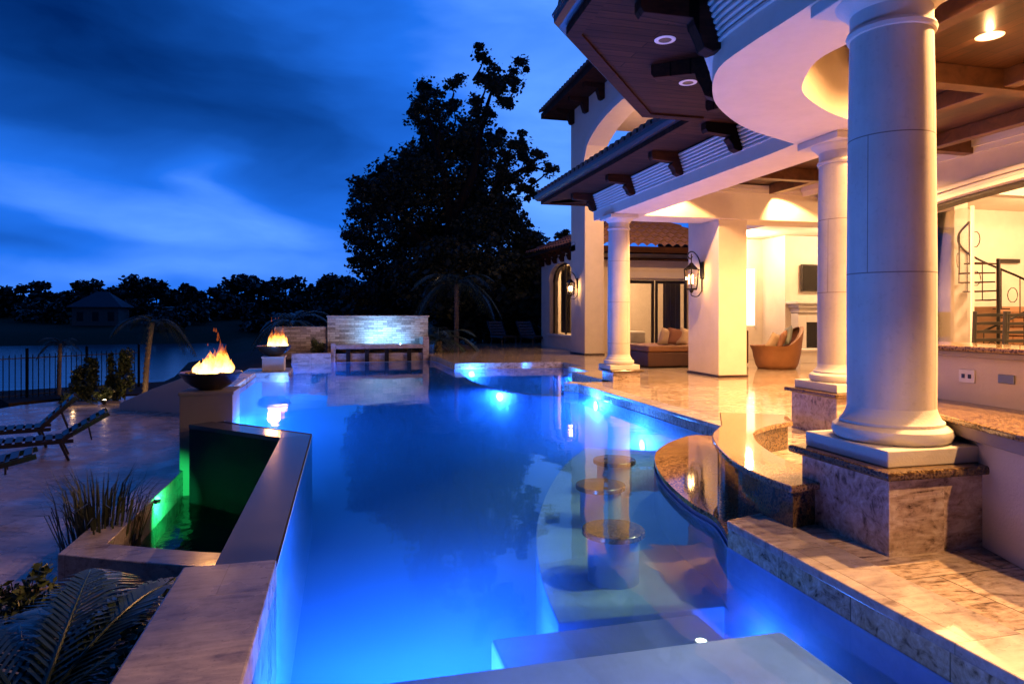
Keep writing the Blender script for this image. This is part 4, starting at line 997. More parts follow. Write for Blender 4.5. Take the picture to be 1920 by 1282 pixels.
o = thing('sideboard', 'brown wood sideboard beside the staircase in the lit room', 'cabinet', (p.x, 13.3, DZ), world=True)
b = MB(); b.box(p.x-.9, p.x+.5, 13.0, 13.59, DZ, 1.85); b.build('body', M['oak'], o)
b = MB()
for i in range(3):
    for j in range(3): b.box(p.x-.85+i*.44, p.x-.45+i*.44, 12.975, 12.999, .35+j*.48, .76+j*.48)
b.build('doors', M['wicker'], o)

# ================================================================== wall lanterns
def wall_lantern(x, y, z, k, lab, en):
    o = thing('wall_lantern', lab, 'lantern', (x, y, z), group='black iron lanterns on the pillars', world=True)
    cx = x-.26*k
    b = MB(); b.box(x-.03*k, x-.001, y-.07*k, y+.07*k, z-.10*k, z+.26*k); b.build('wall_plate', M['iron'], o, bevel=.01)
    pts = [(x-.02*k, y, z+.08*k), (x-.10*k, y, z+.34*k), (x-.22*k, y, z+.46*k), (cx-.06*k, y, z+.44*k), (cx-.08*k, y, z+.36*k), (cx-.02*k, y, z+.32*k), (cx+.02*k, y, z+.37*k)]
    m = MB().tube(spline(pts, 5), .014*k, 7); m.tube([(cx, y, z+.42*k), (cx, y, z+.22*k)], .010*k, 6)
    m.tube(spline([(x-.02*k, y, z-.34*k), (x-.12*k, y, z-.46*k), (cx, y, z-.44*k), (cx, y, z-.36*k)], 5), .011*k, 6); m.tube([(x-.02*k, y, z-.08*k), (x-.02*k, y, z-.36*k)], .012*k, 6)
    m.build('scroll_arm', M['iron'], o, smooth=True)
    m = MB().lathe([(.02*k, .24*k), (.05*k, .215*k), (.06*k, .19*k), (.12*k, .135*k), (.175*k, .10*k), (.18*k, .085*k), (0, .085*k)], (cx, y, z), 6)
    m.lathe([(0, -.33*k), (.13*k, -.33*k), (.135*k, -.31*k), (.12*k, -.295*k), (0, -.295*k)], (cx, y, z), 6); m.lathe([(0, -.40*k), (.03*k, -.38*k), (.05*k, -.33*k), (0, -.33*k)], (cx, y, z), 8)
    for i in range(6):
        a = 2*PI*i/6; m.bar((cx+.165*k*math.cos(a), y+.165*k*math.sin(a), z+.09*k), (cx+.125*k*math.cos(a), y+.125*k*math.sin(a), z-.30*k), .018*k)
    m.build('cage', M['iron'], o)
    MB().lathe([(.118*k, -.295*k), (.156*k, .084*k)], (cx, y, z), 6).build('glass', M['lglass'], o)
    m = MB()
    for i in range(3):
        a = 2*PI*i/3+.4; m.lathe([(0, -.2*k), (.014*k, -.2*k), (.014*k, -.08*k), (.018*k, -.05*k), (0, 0)], (cx+.05*k*math.cos(a), y+.05*k*math.sin(a), z), 8)
    m.build('candle_bulbs', M['bulb'], o, smooth=True)
    lamp('POINT', 'lantern_light', (cx, y, z-.06*k), en, (1, .55, .22), .05)
wall_lantern(8.36, 14.55, 2.62, 1.15, 'larger black iron lantern on the pillar between the porch and living area', 34)
wall_lantern(8.36, 23.45, 2.72, 1.05, 'black iron lantern on the far pillar beside the arched window', 34)

# ================================================================== living area furniture
fp = thing('fireplace', 'cream stone fireplace with mantel in the outdoor living area', 'fireplace', (14.0, 17.9, DZ), world=True)
b = MB(); b.box(13.50, 13.80, 17.85, 18.199, DZ+.42, 1.72); b.box(15.20, 15.50, 17.85, 18.199, DZ+.42, 1.72); b.box(13.80, 15.20, 17.85, 18.199, 1.42, 1.72); b.build('surround', M['stone'], fp, bevel=.01)
b = MB(); b.box(13.30, 15.70, 17.62, 18.198, 1.98, 2.06); b.box(13.40, 15.60, 17.70, 18.197, 1.86, 1.978); b.box(13.47, 15.53, 17.78, 18.196, 1.722, 1.858); b.build('mantel', M['stone'], fp, bevel=.015)
b = MB(); b.box(13.80, 15.20, 18.0, 18.19, DZ+.42, 1.418); b.build('firebox', M['tv'], fp)
b = MB(); b.box(13.20, 15.80, 17.35, 17.849, DZ, DZ+.36); b.box(13.15, 15.85, 17.30, 18.19, DZ+.361, DZ+.419); b.build('hearth', M['trim'], fp, bevel=.008)
o = thing('television', 'black flat television hung above the fireplace mantel', 'television', (14.0, 18.15, 2.3), world=True)
b = MB(); b.box(13.80, 15.20, 18.06, 18.14, 2.38, 3.22); b.build('body', M['dframe'], o, bevel=.01)
b = MB(); b.box(13.84, 15.16, 18.052, 18.0595, 2.42, 3.18); b.build('screen', M['tv'], o)
b = MB(); b.box(14.35, 14.65, 18.141, 18.198, 2.6, 3.0); b.build('wall_mount', M['iron'], o)

def pillow(x, y, z, s, rot, mat, name, lab, group='cushions on the wicker seats'):
    m = MB(); n = 10; v = []
    for sgn in (1, -1):
        for j in range(n+1):
            for i in range(n+1):
                u, w = i/n*2-1, j/n*2-1; h = (max(0, 1-u**4)*max(0, 1-w**4))**.6*.13
                pin = 1-.10*(1-abs(u))*(abs(w)**2)-.10*(1-abs(w))*(abs(u)**2)
                v.append((u*s/2*pin, sgn*h*s*1.2, w*s/2*pin))
    N1 = (n+1)**2; f = []
    for q in (0, N1):
        for j in range(n):
            for i in range(n): f.append((q+j*(n+1)+i, q+j*(n+1)+i+1, q+(j+1)*(n+1)+i+1, q+(j+1)*(n+1)+i))
    m.add(v, f); o = m.build(name, mat, smooth=True); o.location = (x, y, z); o.rotation_euler = rot
    return tag(o, lab, 'pillow', group)
# round wicker basket chair right of the pillar
def basket(x, y, rz):
    o = thing('wicker_chair', 'deep round brown wicker chair with pillows right of the lantern pillar', 'chair', (x, y, DZ), rz)
    m = MB(); seg = 40; v = []; f = []
    prof = [(.44, 0), (.50, .12), (.55, .32), (.58, .5)]
    rows = len(prof)+4
    for i in range(seg):
        a = 2*PI*i/seg; rim = .62+.52*max(0, math.cos(a))**1.5
        col = [(r, z) for r, z in prof]+[(.58+.06*t, .5+(rim-.5)*t) for t in (.33, .66, 1.0)]+[(.55, rim-.03)]
        for r, z in col: v.append((r*1.05*math.cos(a), r*math.sin(a), z))
    for i in range(seg):
        k = (i+1) % seg
        for j in range(rows-1): f.append((i*rows+j, k*rows+j, k*rows+j+1, i*rows+j+1))
    m.add(v, f); m.build('shell', M['wicker'], o, smooth=True, solid=.03)
    MB().lathe([(0, .40), (.50, .40), (.53, .45), (.51, .53), (0, .55)], seg=32).build('seat_cushion', M['cush'], o, smooth=True)
    return o
px, py = at(1456, 691, DZ); basket(px, py, R(-14))
for k, (x, y, z, s, rr, mt, nm, lab) in enumerate((
    (px+.30, py-.05, 1.08, .52, (R(12), R(10), R(70)), 'pill_g', 'throw_pillow', 'grey green pillow at the high back of the round wicker chair'),
    (px+.05, py-.18, 1.00, .46, (R(20), R(-12), R(40)), 'pill_b', 'throw_pillow', 'rust striped pillow in the middle of the round wicker chair'),
    (px-.16, py-.1, .96, .42, (R(24), R(14), R(20)), 'cush', 'throw_pillow', 'beige pillow at the low side of the round wicker chair'))):
    pillow(x, y, z, s, rr, M[mt], nm, lab)
b = MB(); b.box(px-.55, px+.05, py+1.4, py+2.2, DZ+.05, 1.05); b.box(px-.55, px+.05, py+1.35, py+1.42, DZ+.05, 1.2); single(b, 'dark_armchair', M['wicker_dark'], 'dark wicker armchair behind the round wicker chair by the lit window', 'chair', bevel=.03)
# daybed left of the pillar
dbx, dby = at(1215, 690, DZ)
o = thing('daybed', 'low dark wicker daybed behind the second column', 'daybed', (dbx+.9, dby+.8, DZ), world=True)
b = MB(); b.box(dbx, dbx+2.3, dby, dby+1.9, DZ+.03, .62); b.build('base', M['wicker_dark'], o, bevel=.03)
b = MB(); b.box(dbx+.02, dbx+2.28, dby+.02, dby+1.88, .622, .80); b.build('mattress', M['wicker'], o, bevel=.05)
for x, y, rz, mt, lab in ((dbx+.75, dby+.45, 20, 'cush', 'beige pillow leaning on the daybed, left one'), (dbx+1.02, dby+.40, -8, 'pill_b', 'rust pillow leaning between two others on the daybed'), (dbx+1.30, dby+.42, 25, 'cush', 'beige pillow on the daybed next to the lantern pillar')):
    pillow(x, y, 1.03, .50, (R(16), R(8), R(rz)), M[mt], 'throw_pillow', lab)
# bed seen through the french doors
o = thing('bed', 'white bed with dark scrolled footboard seen through the french doors', 'bed', (11.2, 27.0, DZ), world=True)
b = MB(); b.box(10.3, 12.4, 26.2, 28.2, .45, .95); b.build('mattress', M['white'], o, bevel=.08)
MB().tube(spline([(10.35, 26.1, 1.75), (10.7, 26.1, 1.62), (11.0, 26.1, 1.32), (11.35, 26.1, 1.22), (11.6, 26.1, 1.22)], 6), .05, 8).build('footboard', M['dframe'], o, smooth=True)
b = MB(); b.box(10.3, 12.4, 26.16, 28.2, DZ, .449); b.build('bed_base', M['dframe'], o)

# ================================================================== loungers
def lounger(x, y, z, rz, back, mats, lab, cat_group, s=1.0):
    o = thing('sun_lounger', lab, 'sun lounger', (x, y, z), rz, cat_group)
    fm, sl = mats; L0, L1, w = -1.25*s, .0, .31*s
    b = MB()
    for k in (-1, 1): b.bar((L0, k*w, .33*s), (L1+.15*s, k*w, .33*s), .045*s, .06*s)
    for xx in (L0+.02, -.6*s, L1): b.bar((xx, -w, .33*s), (xx, w, .33*s), .04*s)
    b.build('frame', fm, o)
    for xx in (L0+.18*s, L1-.05*s):
        for k in (-1, 1): MB().bar((xx, k*w, .33*s), (xx+(.13 if xx > -.5*s else -.06)*s, k*w*1.03, 0), .04*s).build('leg', fm, o)
    b = MB(); n = 9
    for i in range(n):
        x0 = L0+.03+i*(L1-L0)/n; b.box(x0, x0+(L1-L0)/n*.72, -w, w, .362*s, .385*s)
    b.build('seat_slats', fm, o)
    c, sn = math.cos(back), math.sin(back)
    b = MB(); bl = .78*s
    for k in (-1, 1): b.bar((L1, k*w, .37*s), (L1+bl*c, k*w, .37*s+bl*sn), .06*s, .07*s)
    b.bar((L1+bl*c*.55, -w, .37*s+bl*sn*.5), (L1+bl*c*.55, w, .37*s+bl*sn*.5), .03*s)
    b.bar((L1+bl*c*.55, w*.6, .36*s+bl*sn*.5), (L1+.42*s, w*.6, .30*s), .025*s); b.bar((L1+bl*c*.55, -w*.6, .36*s+bl*sn*.5), (L1+.42*s, -w*.6, .30*s), .025*s)
    br = b.build('backrest', fm, o)
    b = MB()
    for i in range(5):
        t0 = (i+.08)/5*bl; t1 = (i+.70)/5*bl
        for side, mt in ((1, None),): b.add([(L1+t*c+q*-sn*.03*s, k*w*.97, .39*s+t*sn+q*c*.03*s) for q in (0, 1) for t, k in ((t0, -1), (t1, -1), (t1, 1), (t0, 1))], [(0, 1, 2, 3), (4, 5, 6, 7), (0, 1, 5, 4), (2, 3, 7, 6), (1, 2, 6, 5), (0, 3, 7, 4)])
    b.build('back_slats', fm if sl is None else sl, o)
    return o
gx = 'black loungers on the lower terrace'
for px, py, rz, bk, lab in ((78, 834, 20, 44, 'black slatted sun lounger on the terrace, farther of the two'), (118, 858, 20, 30, 'black slatted sun lounger on the terrace with lower back, nearer one'), ):
    x, y = at(px, py, TZ); lounger(x, y, TZ+.001, R(rz), R(bk), (M['lounger'], M['lounger']), lab, gx, 1.08)
x, y = at(-62, 935, TZ); lounger(x, y, TZ+.001, R(20), R(12), (M['lounger'], M['lounger']), 'black sun lounger of which only one end shows at the left edge', gx, 1.1)
for px, py, lab in ((935, 645, 'grey cushioned lounger on the far deck, left of the pair near the arched window'), (990, 646, 'grey cushioned lounger on the far deck, close to the arched window')):
    x, y = at(px, py, DZ); lounger(x, y, DZ+.001, R(100), R(50), (M['lounger'], M['greysling']), lab, 'grey loungers on the far deck', 1.15)

# ================================================================== plants
def leaf_cloud(m, c, rad, n, size, seed, flat=.5, asp=1.7):
    """n leaf blades spread through an ellipsoid, thinning to its edge"""
    g = np.random.default_rng(seed); d = g.normal(size=(n, 3)); d /= np.linalg.norm(d, axis=1)[:, None]
    r = g.uniform(0, 1, n)**.42; pos = np.array(c)+d*r[:, None]*np.array(rad)
    a = g.normal(size=(n, 3)); a[:, 2] *= flat; a /= np.linalg.norm(a, axis=1)[:, None]
    b_ = np.cross(a, g.normal(size=(n, 3))); b_ /= np.linalg.norm(b_, axis=1)[:, None]
    s = size*g.uniform(.6, 1.35, n)[:, None]
    v = np.stack([pos-a*s*asp*.5, pos+b_*s*.5, pos+a*s*asp*.5, pos-b_*s*.5], 1).reshape(-1, 3)
    base = len(m.v); m.v += [tuple(q) for q in v]; m.f += [(base+4*i, base+4*i+1, base+4*i+2, base+4*i+3) for i in range(n)]
def qbuild(m, name, mat, parent=None, loc=(0, 0, 0)):
    me = bpy.data.meshes.new(name); o0 = Vector(loc)
    if parent is not None:
        r = parent
        while r.parent: r = r.parent
        o0 = ORG.get(r.name, o0)
    a = np.array(m.v)-np.array(o0); me.from_pydata(a.tolist(), [], m.f); me.materials.append(mat); me.update()
    o = bpy.data.objects.new(name, me); COL.objects.link(o)
    if parent is not None: o.parent = parent
    else: o.location = o0
    return o
# the big tree behind the waterfall wall
def big_tree():
    D = 40.0; base = atd(835, 640, D); base.z = -.3
    t = thing('oak_tree', 'huge dark spreading tree towering behind the waterfall wall', 'tree', base, world=True)
    S = D/F
    cl = [(905, 105, 22), (935, 150, 30), (975, 120, 20), (965, 155, 22), (910, 150, 22), (945, 185, 24), (890, 190, 18), (800, 165, 26), (815, 200, 32), (785, 190, 22), (845, 160, 16), (865, 150, 14), (775, 225, 20),
          (800, 240, 34), (850, 205, 20), (880, 230, 26), (905, 215, 26), (895, 260, 34), (930, 255, 22), (850, 265, 45), (800, 285, 42), (880, 300, 55), (940, 290, 35), (975, 265, 24), (985, 300, 26), (1010, 295, 18), (1030, 320, 16),
          (760, 310, 42), (720, 335, 42), (690, 365, 38), (675, 405, 34), (655, 435, 20), (680, 450, 40), (740, 380, 60), (820, 350, 70), (890, 370, 60), (950, 340, 34), (985, 355, 26), (930, 390, 45), (700, 490, 36), (670, 500, 22), (760, 450, 70),
          (840, 430, 80), (910, 440, 60), (960, 420, 38), (985, 440, 28), (1000, 470, 34), (740, 530, 60), (690, 545, 36), (820, 520, 80), (900, 520, 70), (960, 500, 50), (1010, 500, 40), (665, 560, 24), (1040, 480, 30), (1060, 450, 22), (1000, 550, 45), (760, 590, 45), (860, 590, 60), (940, 580, 50)]
    m = MB(); g = np.random.default_rng(5); hubs = []
    for k, (px, py, r) in enumerate(cl):
        dd = D+g.uniform(-1, 1)*(1.2+r*.035); c = atd(px, py, dd); rr = r*S*1.02
        dens = int(34*rr*rr*(1.0 if r > 30 else 1.1)*6)+30
        # each clump is several leafy twig balls with gaps between
        nb_ = max(4, int(rr*9))
        for q in range(nb_):
            d = g.normal(size=3); d /= np.linalg.norm(d); cc = c+Vector(d*rr*g.uniform(.25, .85))
            w_ = rr*g.uniform(.26, .58); leaf_cloud(m, cc, (w_, w_, w_*.7), max(40, int(dens*4.2/nb_)), .135, 1000+k*40+q, .6, 1.5)
        if r >= 38: leaf_cloud(m, c, (rr*.95, rr*1.3, rr*.9), int(90*rr*rr), .24, 70000+k, .6, 1.5)
        leaf_cloud(m, c, (rr*1.05, rr*1.05, rr*.95), int(40+dens*.35), .15, 90000+k, .6, 1.5)
        hubs.append((c, rr))
    qbuild(m, 'crown', M['leaf'], t)
    b = MB(); b.tube(spline([base, base+Vector((.2, 0, 3)), base+Vector((.3, .1, 7)), atd(885, 330, D), atd(905, 230, D), atd(925, 160, D)], 5), .55, 10, .06)
    b.tube(spline([base+Vector((.2, 0, 4)), atd(770, 430, D), atd(700, 400, D)], 5), .26, 8, .05)
    b.tube(spline([base+Vector((.3, 0, 7)), atd(830, 320, D), atd(805, 230, D), atd(800, 180, D)], 5), .26, 8, .05)
    b.tube(spline([base+Vector((.3, 0, 6)), atd(930, 360, D), atd(985, 315, D), atd(1035, 325, D)], 5), .22, 8, .03)
    for c, rr in hubs[::2]:
        q = Vector((c.x*.75+base.x*.25, c.y, c.z-rr*2.2)); b.tube(spline([q, (q+c)/2+Vector((.2, 0, .1)), c], 4), .09, 6, .02)
    b.build('trunk', M['bark'], t, smooth=True)
big_tree()
# smaller trees filling the garden behind, each its own
def tree(x, y, z0, h, w, lab, seed, mat=None, group='trees in the garden behind the pool', leaf=.22, dens=1.0, trunk=None):
    g = np.random.default_rng(seed); t = thing('garden_tree' if h > 0 else 'tree', lab, 'tree', (x, y, z0), group=group, world=True)
    m = MB(); n = 15
    for k in range(n):
        a = g.uniform(0, 2*PI); q = g.uniform(0, 1)**.6*w*.42; zz = z0+h*g.uniform(.22, .92); sh = 1.15-.55*abs((zz-z0)/h-.5)*2
        r = w*g.uniform(.13, .26)*sh; leaf_cloud(m, (x+q*sh*math.cos(a), y+q*sh*math.sin(a), zz), (r, r, r*.75), int(230*dens), leaf, seed*100+k, .6, 1.5)
    qbuild(m, 'crown', mat or M['leaf'], t)
    b = MB(); b.tube(spline([(x, y, z0-.3), (x+.1, y, z0+h*.3), (x-.05, y, z0+h*.7)], 4), .03*h*.55+.03, 8, .03)
    for k in range(4):
        a = g.uniform(0, 2*PI); b.tube(spline([(x, y, z0+h*(.3+.08*k)), (x+.15*w*math.cos(a), y+.15*w*math.sin(a), z0+h*(.5+.08*k)), (x+.28*w*math.cos(a), y+.28*w*math.sin(a), z0+h*(.62+.07*k))], 3), .04, 6, .012)
    b.build('trunk', trunk or M['bark'], t, smooth=True)
    return t
gl_ = [(900, 52, 7.5, 9), (985, 50, 7.0, 9), (720, 55, 6.0, 9), (1040, 48, 8.5, 8), (640, 60, 6, 9), (820, 50, 7, 9), (950, 40, 4.5, 6), (1010, 38, 5.0, 5)]
gn = ['dark bushy tree behind the big spreading tree, centre right', 'dark bushy tree behind the far deck loungers', 'dark rounded tree left behind the waterfall wall', 'tall dark tree beside the wing roof', 'dark low tree at the left foot of the big tree',
      'dark bushy tree directly behind the big tree trunk', 'dark shrubby tree behind the left grey lounger', 'dark shrubby tree next to the arched window wing']
for k, ((px, d, h, w), lab) in enumerate(zip(gl_, gn)):
    p = atd(px, 640, d); tree(p.x, p.y, -1.0, h, w, lab, 40+k, leaf=.30, dens=1.2)
# palms
def frond(m, base, dirv, L, droop, nl=26, leaf=.34, w=.022, lift=.55, seed=0, curl=.15):
    g = np.random.default_rng(seed); d = Vector(dirv).normalized(); side = d.cross(Vector((0, 0, 1))).normalized()
    pts = []
    for i in range(15):
        t = i/14; pts.append(Vector(base)+d*(L*t*(1-.12*t))+Vector((0, 0, L*(lift*t-droop*t*t)))+side*curl*L*t*t)
    m.tube(pts, .012*L+.003, 5, .003)
    for i in range(nl):
        t = .10+.9*i/(nl-1); j = min(13, int(t*14)); fr_ = t*14-j; p = pts[j].lerp(pts[j+1], fr_); tg = (pts[j+1]-pts[j]).normalized()
        ll = leaf*L*(math.sin(PI*min(1, .18+.80*t))**.7)*g.uniform(.88, 1.08)
        for s in (-1, 1):
            dr = (tg*.62+side*s*.80+Vector((0, 0, .10-.05*g.uniform()))).normalized(); nn = dr.cross(Vector((0, 0, 1))).normalized()
            mid = p+dr*ll*.5+Vector((0, 0, -.02*ll)); tip = p+dr*ll+Vector((0, 0, -.22*ll-g.uniform(0, .06)*ll))
            m.add([p-nn*w*.35, p+nn*w*.35, mid+nn*w*.5, mid-nn*w*.5, tip], [(0, 1, 2, 3), (3, 2, 4)])
def palm(x, y, z0, th, L, n, lab, seed, group, mat=None, trunk_r=.13, w=.04, lean=(0, 0)):
    g = np.random.default_rng(seed); t = thing('palm_tree', lab, 'palm', (x, y, z0), group=group, world=True)
    top = Vector((x+lean[0], y+lean[1], z0+th)); m = MB()
    for k in range(n):
        a = 2*PI*k/n+g.uniform(-.3, .3); up_ = g.uniform(-.1, 1.0)
        frond(m, top, (math.cos(a), math.sin(a), 0), L*g.uniform(.8, 1.1), .75+.3*(1-up_), 22, .30, w, .25+.65*up_, seed*50+k)
    m.build('fronds', mat or M['palm'], t)
    b = MB(); P_ = spline([(x, y, z0-.2), (x+lean[0]*.35, y+lean[1]*.35, z0+th*.5), tuple(top)], 6); b.tube(P_, trunk_r, 10, trunk_r*.8)
    for i in range(int(th/.16)):
        s = i*.16/th; q = Vector(P_[min(len(P_)-1, int(s*(len(P_)-1)))]); b.lathe([(trunk_r*.97, 0), (trunk_r*1.10, .02), (trunk_r*.97, .07)], (q.x, q.y, z0+i*.16), 10)
    b.build('trunk', M['barkpale'], t, smooth=True)
p = atd(856, 640, 30); palm(p.x, p.y, .1, 2.9, 2.2, 22, 'slender pale trunked palm right of the waterfall wall', 3, 'palms beyond the waterfall wall', trunk_r=.11)
p = atd(822, 648, 26.6); palm(p.x, p.y, .06, .55, 1.9, 20, 'short bushy palm overlapping the right end of the waterfall wall', 4, 'palms beyond the waterfall wall', trunk_r=.16)
p = atd(545, 640, 29); palm(p.x, p.y, -.6, 1.9, 1.9, 18, 'feathery palm behind the farther fire bowl, glowing faintly', 6, 'palms beyond the waterfall wall', trunk_r=.10)
p = atd(271, 722, 21.5); palm(p.x, p.y, TZ, 2.45, 1.35, 13, 'young palm with uplit pale trunk left of the nearer fire bowl', 11, 'young palms on the terrace edge', M['leaf'], .085, .028, (.22, 0))
p = atd(110, 742, 22.5); palm(p.x, p.y, TZ, 1.75, .8, 11, 'young palm with dark slim trunk behind the terrace, leftmost', 12, 'young palms on the terrace edge', M['leaf'], .07, .022, (.05, 0))
def bush(x, y, z, rx, rz, lab, seed, n=700, leaf=.05, group='shrubs along the terrace edge', name='shrub', mat=None):
    g = np.random.default_rng(seed); t = thing(name, lab, 'shrub', (x, y, z), group=group, world=True); m = MB()
    for k in range(9):
        a = g.uniform(0, 2*PI); q = rx*.6*g.uniform()**.5; zz = z+rz*g.uniform(.15, .9); s = 1-.45*(zz-z)/rz
        leaf_cloud(m, (x+q*math.cos(a)*s, y+q*math.sin(a)*s, zz), (rx*.45*s, rx*.45*s, rz*.22), n//9, leaf, seed*70+k, .7, 1.9)
    qbuild(m, 'foliage', mat or M['shrub'], t)
    b = MB()
    for k in range(5): a = 2*PI*k/5; b.tube([(x, y, z-.03), (x+rx*.3*math.cos(a), y+rx*.3*math.sin(a), z+rz*.7)], .014, 5, .005)
    b.build('stems', M['bark'], t)
for k, (px, py, w, h, lab) in enumerate(((152, 738, .42, 1.55, 'dark upright shrub in front of the lake fence, leftmost'), (172, 740, .36, 1.25, 'narrower dark shrub right beside the leftmost upright shrub'), (212, 735, .36, 1.4, 'dark upright shrub in front of the fence, in the middle'), (234, 733, .42, 1.65, 'tallest dark upright shrub near the uplit young tree'))):
    p = atd(px, py, 21.3); bush(p.x, p.y, TZ, w, h, lab, 20+k, 1300, .07, 'upright shrubs before the fence')
for k, (px, py, d, w, h, lab) in enumerate(((128, 752, 20, .30, .32, 'small plant in the bed with a warm light, left'), (193, 742, 20.4, .48, .45, 'low rounded shrub lit from below on the terrace edge'), (300, 722, 20.8, .40, .30, 'low plant at the foot of the uplit young tree'))):
    p = atd(px, py, d); bush(p.x, p.y, TZ+.02, w, h, lab, 30+k, 500, .06, 'low plants on the terrace edge')
p = atd(585, 660, 24.0); bush(-.95, 24.75, .0, .5, .75, 'dark rounded bush left of the blue waterfall wall', 37, 900, .06, 'bushes by the waterfall')
p = atd(745, 610, 26); 
# spiky grass by the trough and the foreground planting
def spiky(x, y, z, n, L, lab, seed, sp=.25, name='ornamental_grass'):
    g = np.random.default_rng(seed); t = thing(name, lab, 'grass', (x, y, z), world=True); m = MB()
    for k in range(n):
        a = g.uniform(0, 2*PI); q = sp*g.uniform()**.5; ln = L*g.uniform(.55, 1.1); out_ = g.uniform(.1, .75); b0 = Vector((x+q*math.cos(a), y+q*math.sin(a), z)); d = Vector((math.cos(a), math.sin(a), 0)); s = Vector((-d.y, d.x, 0)); w = .012
        p1 = b0+d*ln*out_*.35+Vector((0, 0, ln*.6)); p2 = b0+d*ln*out_+Vector((0, 0, ln*(1.0-.5*out_)))
        m.add([b0-s*w, b0+s*w, p1+s*w*.8, p1-s*w*.8, p2], [(0, 1, 2, 3), (3, 2, 4)])
    m.build('blades', M['leaf'], t)
    bl = MB(); bl.lathe([(sp*1.0, 0), (sp*.8, .04), (0, .06)], (x, y, z), 12); bl.build('root_clump', M['soil'], t)
x, y = at(178, 1045, TZ); spiky(x-.05, y+.35, TZ, 170, 1.0, 'dark spiky grass clump beside the trough', 51, .42)
# foreground palm: separate crown, big fronds reaching over the bed
x, y = at(60, 1330, -.55)
t = thing('palm_tree', 'low feathery palm spreading across the lower left corner', 'palm', (x, y, TZ), world=True); ORG[t.name] = Vector((x, y, TZ))
m = MB(); top = Vector((x, y, -.62))
for k, (a, L, lift, dr, cu) in enumerate(((72, 1.5, .55, .35, .1), (52, 1.45, .62, .42, .0), (24, 1.3, .85, .5, .0), (95, 1.45, .62, .38, .1), (118, 1.35, .5, .40, .05), (-5, 1.2, .6, .6, .1), (140, 1.3, .7, .5, .1), (58, 1.15, .85, .5, .0), (85, 1.1, .95, .5, -.1), (64, 1.5, .42, .32, .0), (160, 1.2, .6, .5, 0), (200, 1.1, .6, .5, 0), (250, 1.0, .6, .5, 0), (300, 1.0, .7, .6, 0), (330, 1.1, .7, .6, 0), (105, 1.7, .35, .30, -.08))):
    if math.cos(R(a)) > .05: L = min(L, .70/math.cos(R(a)))          # the wall stands on that side
    frond(m, top, (math.cos(R(a)), math.sin(R(a)), 0), L, dr, 27, .33, .032, lift, 600+k, cu)
m.build('fronds', M['palm'], t)
b = MB(); b.tube([(x, y, TZ-.1), (x, y, -.60)], .11, 12, .09); b.build('trunk', M['bark'], t, smooth=True)
for k, (px, py, zz, w, h, lab) in enumerate(((40, 1150, TZ, .45, .50, 'glossy leaved shrub at the left edge of the bed'), (330, 1290, TZ, .36, 1.02, 'glossy leaved shrub against the stone block wall, nearest'), (262, 1240, TZ, .30, .75, 'glossy leaved shrub between the palm and the stone block wall'), (352, 1190, TZ, .22, .98, 'narrow glossy shrub at the middle of the stone block wall'), (180, 1320, TZ, .4, .5, 'low glossy shrub in the lower left under the palm'))):
    x, y = at(px, py, zz+.1 if k == 0 else -.35); x = min(x, -1.02); bush(x, y, zz, w, h, lab, 60+k, 520, .045, 'glossy shrubs in the near bed')

m = MB(); gq = np.random.default_rng(9)
for k in range(420):
    x, y = gq.uniform(-4.5, -.95), gq.uniform(2.6, 6.9); a = gq.uniform(0, 2*PI); s = gq.uniform(.018, .045); z = TZ-.008+gq.uniform(0, .02)
    c_, s_ = math.cos(a)*s, math.sin(a)*s
    m.add([(x-c_, y-s_, z), (x+s_*.45, y-c_*.45, z+.012), (x+c_, y+s_, z+.004), (x-s_*.45, y+c_*.45, z+.010)], [(0, 1, 2, 3)])
tag(qbuild(m, 'fallen_leaves', M['shrub']), kind='stuff', label='scattered fallen leaves on the pale ground of the near planting bed', cat='leaves')
# uplights in the planting
for px, py, d, lab, e, dx in ((128, 762, 19.6, 'small garden spotlight by the left plant', 3.0, .12), (196, 752, 20.0, 'small garden spotlight under the low rounded shrub', 3.0, .0), (262, 728, 21.0, 'small garden spotlight at the foot of the pale young trunk', 4.5, .1)):
    p = atd(px, py, d); p.z = TZ+.03
    o = thing('garden_spotlight', lab, 'light', p, group='garden spotlights on the terrace edge', world=True)
    MB().lathe([(0, 0), (.05, 0), (.045, .08), (.06, .14), (0, .14)], p, 12).build('housing', M['iron'], o)
    MB().lathe([(0, .141), (.05, .141), (0, .155)], p, 12).build('lens', M['whitelamp'], o)
    lamp('POINT', 'garden_lamp', p+Vector((dx, .0, .22)), e, (1, .58, .25), .03)
# iron fence by the lake
fn = thing('iron_fence', 'dark iron picket fence between the garden and the lake', 'fence', (-9.5, 25, TZ), world=True)
A_, B2 = Vector((-12.5, 22.2, TZ)), Vector((-7.4, 27.6, TZ)); b = MB(); pk = MB(); n = 44
for i in range(n+1):
    q = A_.lerp(B2, i/n); pk.box(q.x-.011, q.x+.011, q.y-.011, q.y+.011, TZ-.1, TZ+1.42)
tag(pk.build('pickets', M['iron'], fn))
for z in (.12, 1.30): MB().bar(A_+Vector((0, 0, z)), B2+Vector((0, 0, z)), .03).build('rail', M['iron'], fn)
for i in range(5):
    q = A_.lerp(B2, i/4); MB().box(q.x-.035, q.x+.035, q.y-.035, q.y+.035, TZ-.2, TZ+1.62).build('post', M['iron'], fn)

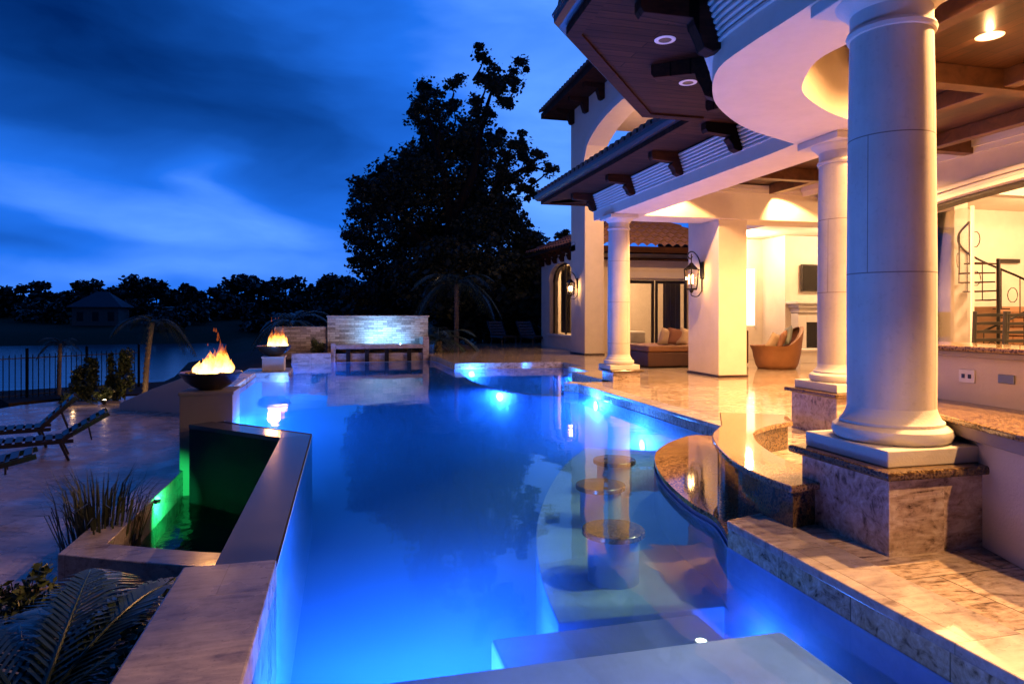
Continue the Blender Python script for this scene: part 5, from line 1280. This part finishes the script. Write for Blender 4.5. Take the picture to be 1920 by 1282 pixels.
# ================================================================== far shore
g = np.random.default_rng(77)
for k in range(30):
    px = -60+k*25+g.uniform(-6, 6); d = 108+g.uniform(-6, 26)
    prof = np.interp(px, [-60, 0, 60, 95, 130, 200, 310, 370, 430, 520, 640, 700], [530, 527, 533, 545, 532, 520, 512, 533, 515, 520, 533, 530])
    p = atd(px, 600, d); z0 = ground_h(p.x, p.y); top_z = H+(HY-prof-g.uniform(-5, 4))*d/F; h = max(3.5, (top_z-z0)*g.choice([.72, .9, 1.0, 1.08, 1.0]))
    t = thing('shore_tree', 'dark tree in the unbroken tree line across the lake', 'tree', (p.x, p.y, z0), group='trees across the lake', world=True)
    m = MB(); w = g.uniform(3.5, 9.0)
    for q in range(12):
        a = g.uniform(0, 2*PI); rr = w*.45*g.uniform()**.5; zz = z0+h*g.uniform(.10, .90); s = 1-.45*max(0, (zz-z0)/h-.5); r = w*g.uniform(.16, .30)*s
        leaf_cloud(m, (p.x+rr*s*math.cos(a), p.y+rr*s*math.sin(a), min(zz, z0+h-r*.6)), (r, r, r*.7), 85, .62, 3000+k*20+q, .6, 1.4)
    qbuild(m, 'crown', M['leaf2'], t)
    b = MB(); b.tube([(p.x, p.y, z0-.3), (p.x, p.y, z0+h*.7)], .22, 7, .08); b.build('trunk', M['bark'], t)
    if k % 2 == 0:
        p2 = atd(px+12, 600, d-12); z2 = ground_h(p2.x, p2.y)
        t = thing('shore_bush', 'low dark bush along the water across the lake', 'bush', (p2.x, p2.y, z2), group='bushes across the lake', world=True); m = MB()
        for q in range(7):
            a = g.uniform(0, 2*PI); rr = 2.6*g.uniform(); leaf_cloud(m, (p2.x+rr*math.cos(a), p2.y+rr*math.sin(a), z2+g.uniform(.4, 2.4)), (1.7, 1.7, 1.1), 80, .5, 6000+k*10+q, .6, 1.4)
        qbuild(m, 'foliage', M['leaf2'], t)
p = atd(188, 600, 99); z0 = ground_h(p.x, p.y)
hh = thing('lake_house', 'dim house with a pale hipped roof across the lake', 'house', (p.x, p.y, z0), world=True)
b = MB(); b.box(p.x-3.0, p.x+3.0, p.y-2, p.y+3, z0-.5, z0+2.6); b.build('wall', M['pedestal'], hh)
b = MB(); b.add([(p.x-3.6, p.y-2.6, z0+2.6), (p.x+3.6, p.y-2.6, z0+2.6), (p.x+3.6, p.y+3.6, z0+2.6), (p.x-3.6, p.y+3.6, z0+2.6), (p.x-.6, p.y+.5, z0+4.9), (p.x+.9, p.y+.5, z0+4.9)], [(0, 1, 5, 4), (1, 2, 5), (2, 3, 4, 5), (3, 0, 4), (0, 1, 2, 3)]); b.build('roof', M['greysling'], hh)
for dx in (-2, 0, 2): b = MB(); b.box(p.x+dx-.4, p.x+dx+.4, p.y-2.05, p.y-2.001, z0+.6, z0+1.9); b.build('window', M['tv'], hh)
b = MB(); q0 = atd(22, 612, 97); q1 = atd(90, 612, 97); b.bar((q0.x, q0.y, -1.75), (q1.x, q1.y, -1.75), .3, 1.0); single(b, 'sea_wall', M['coping'], 'short pale retaining wall at the water across the lake', 'wall')
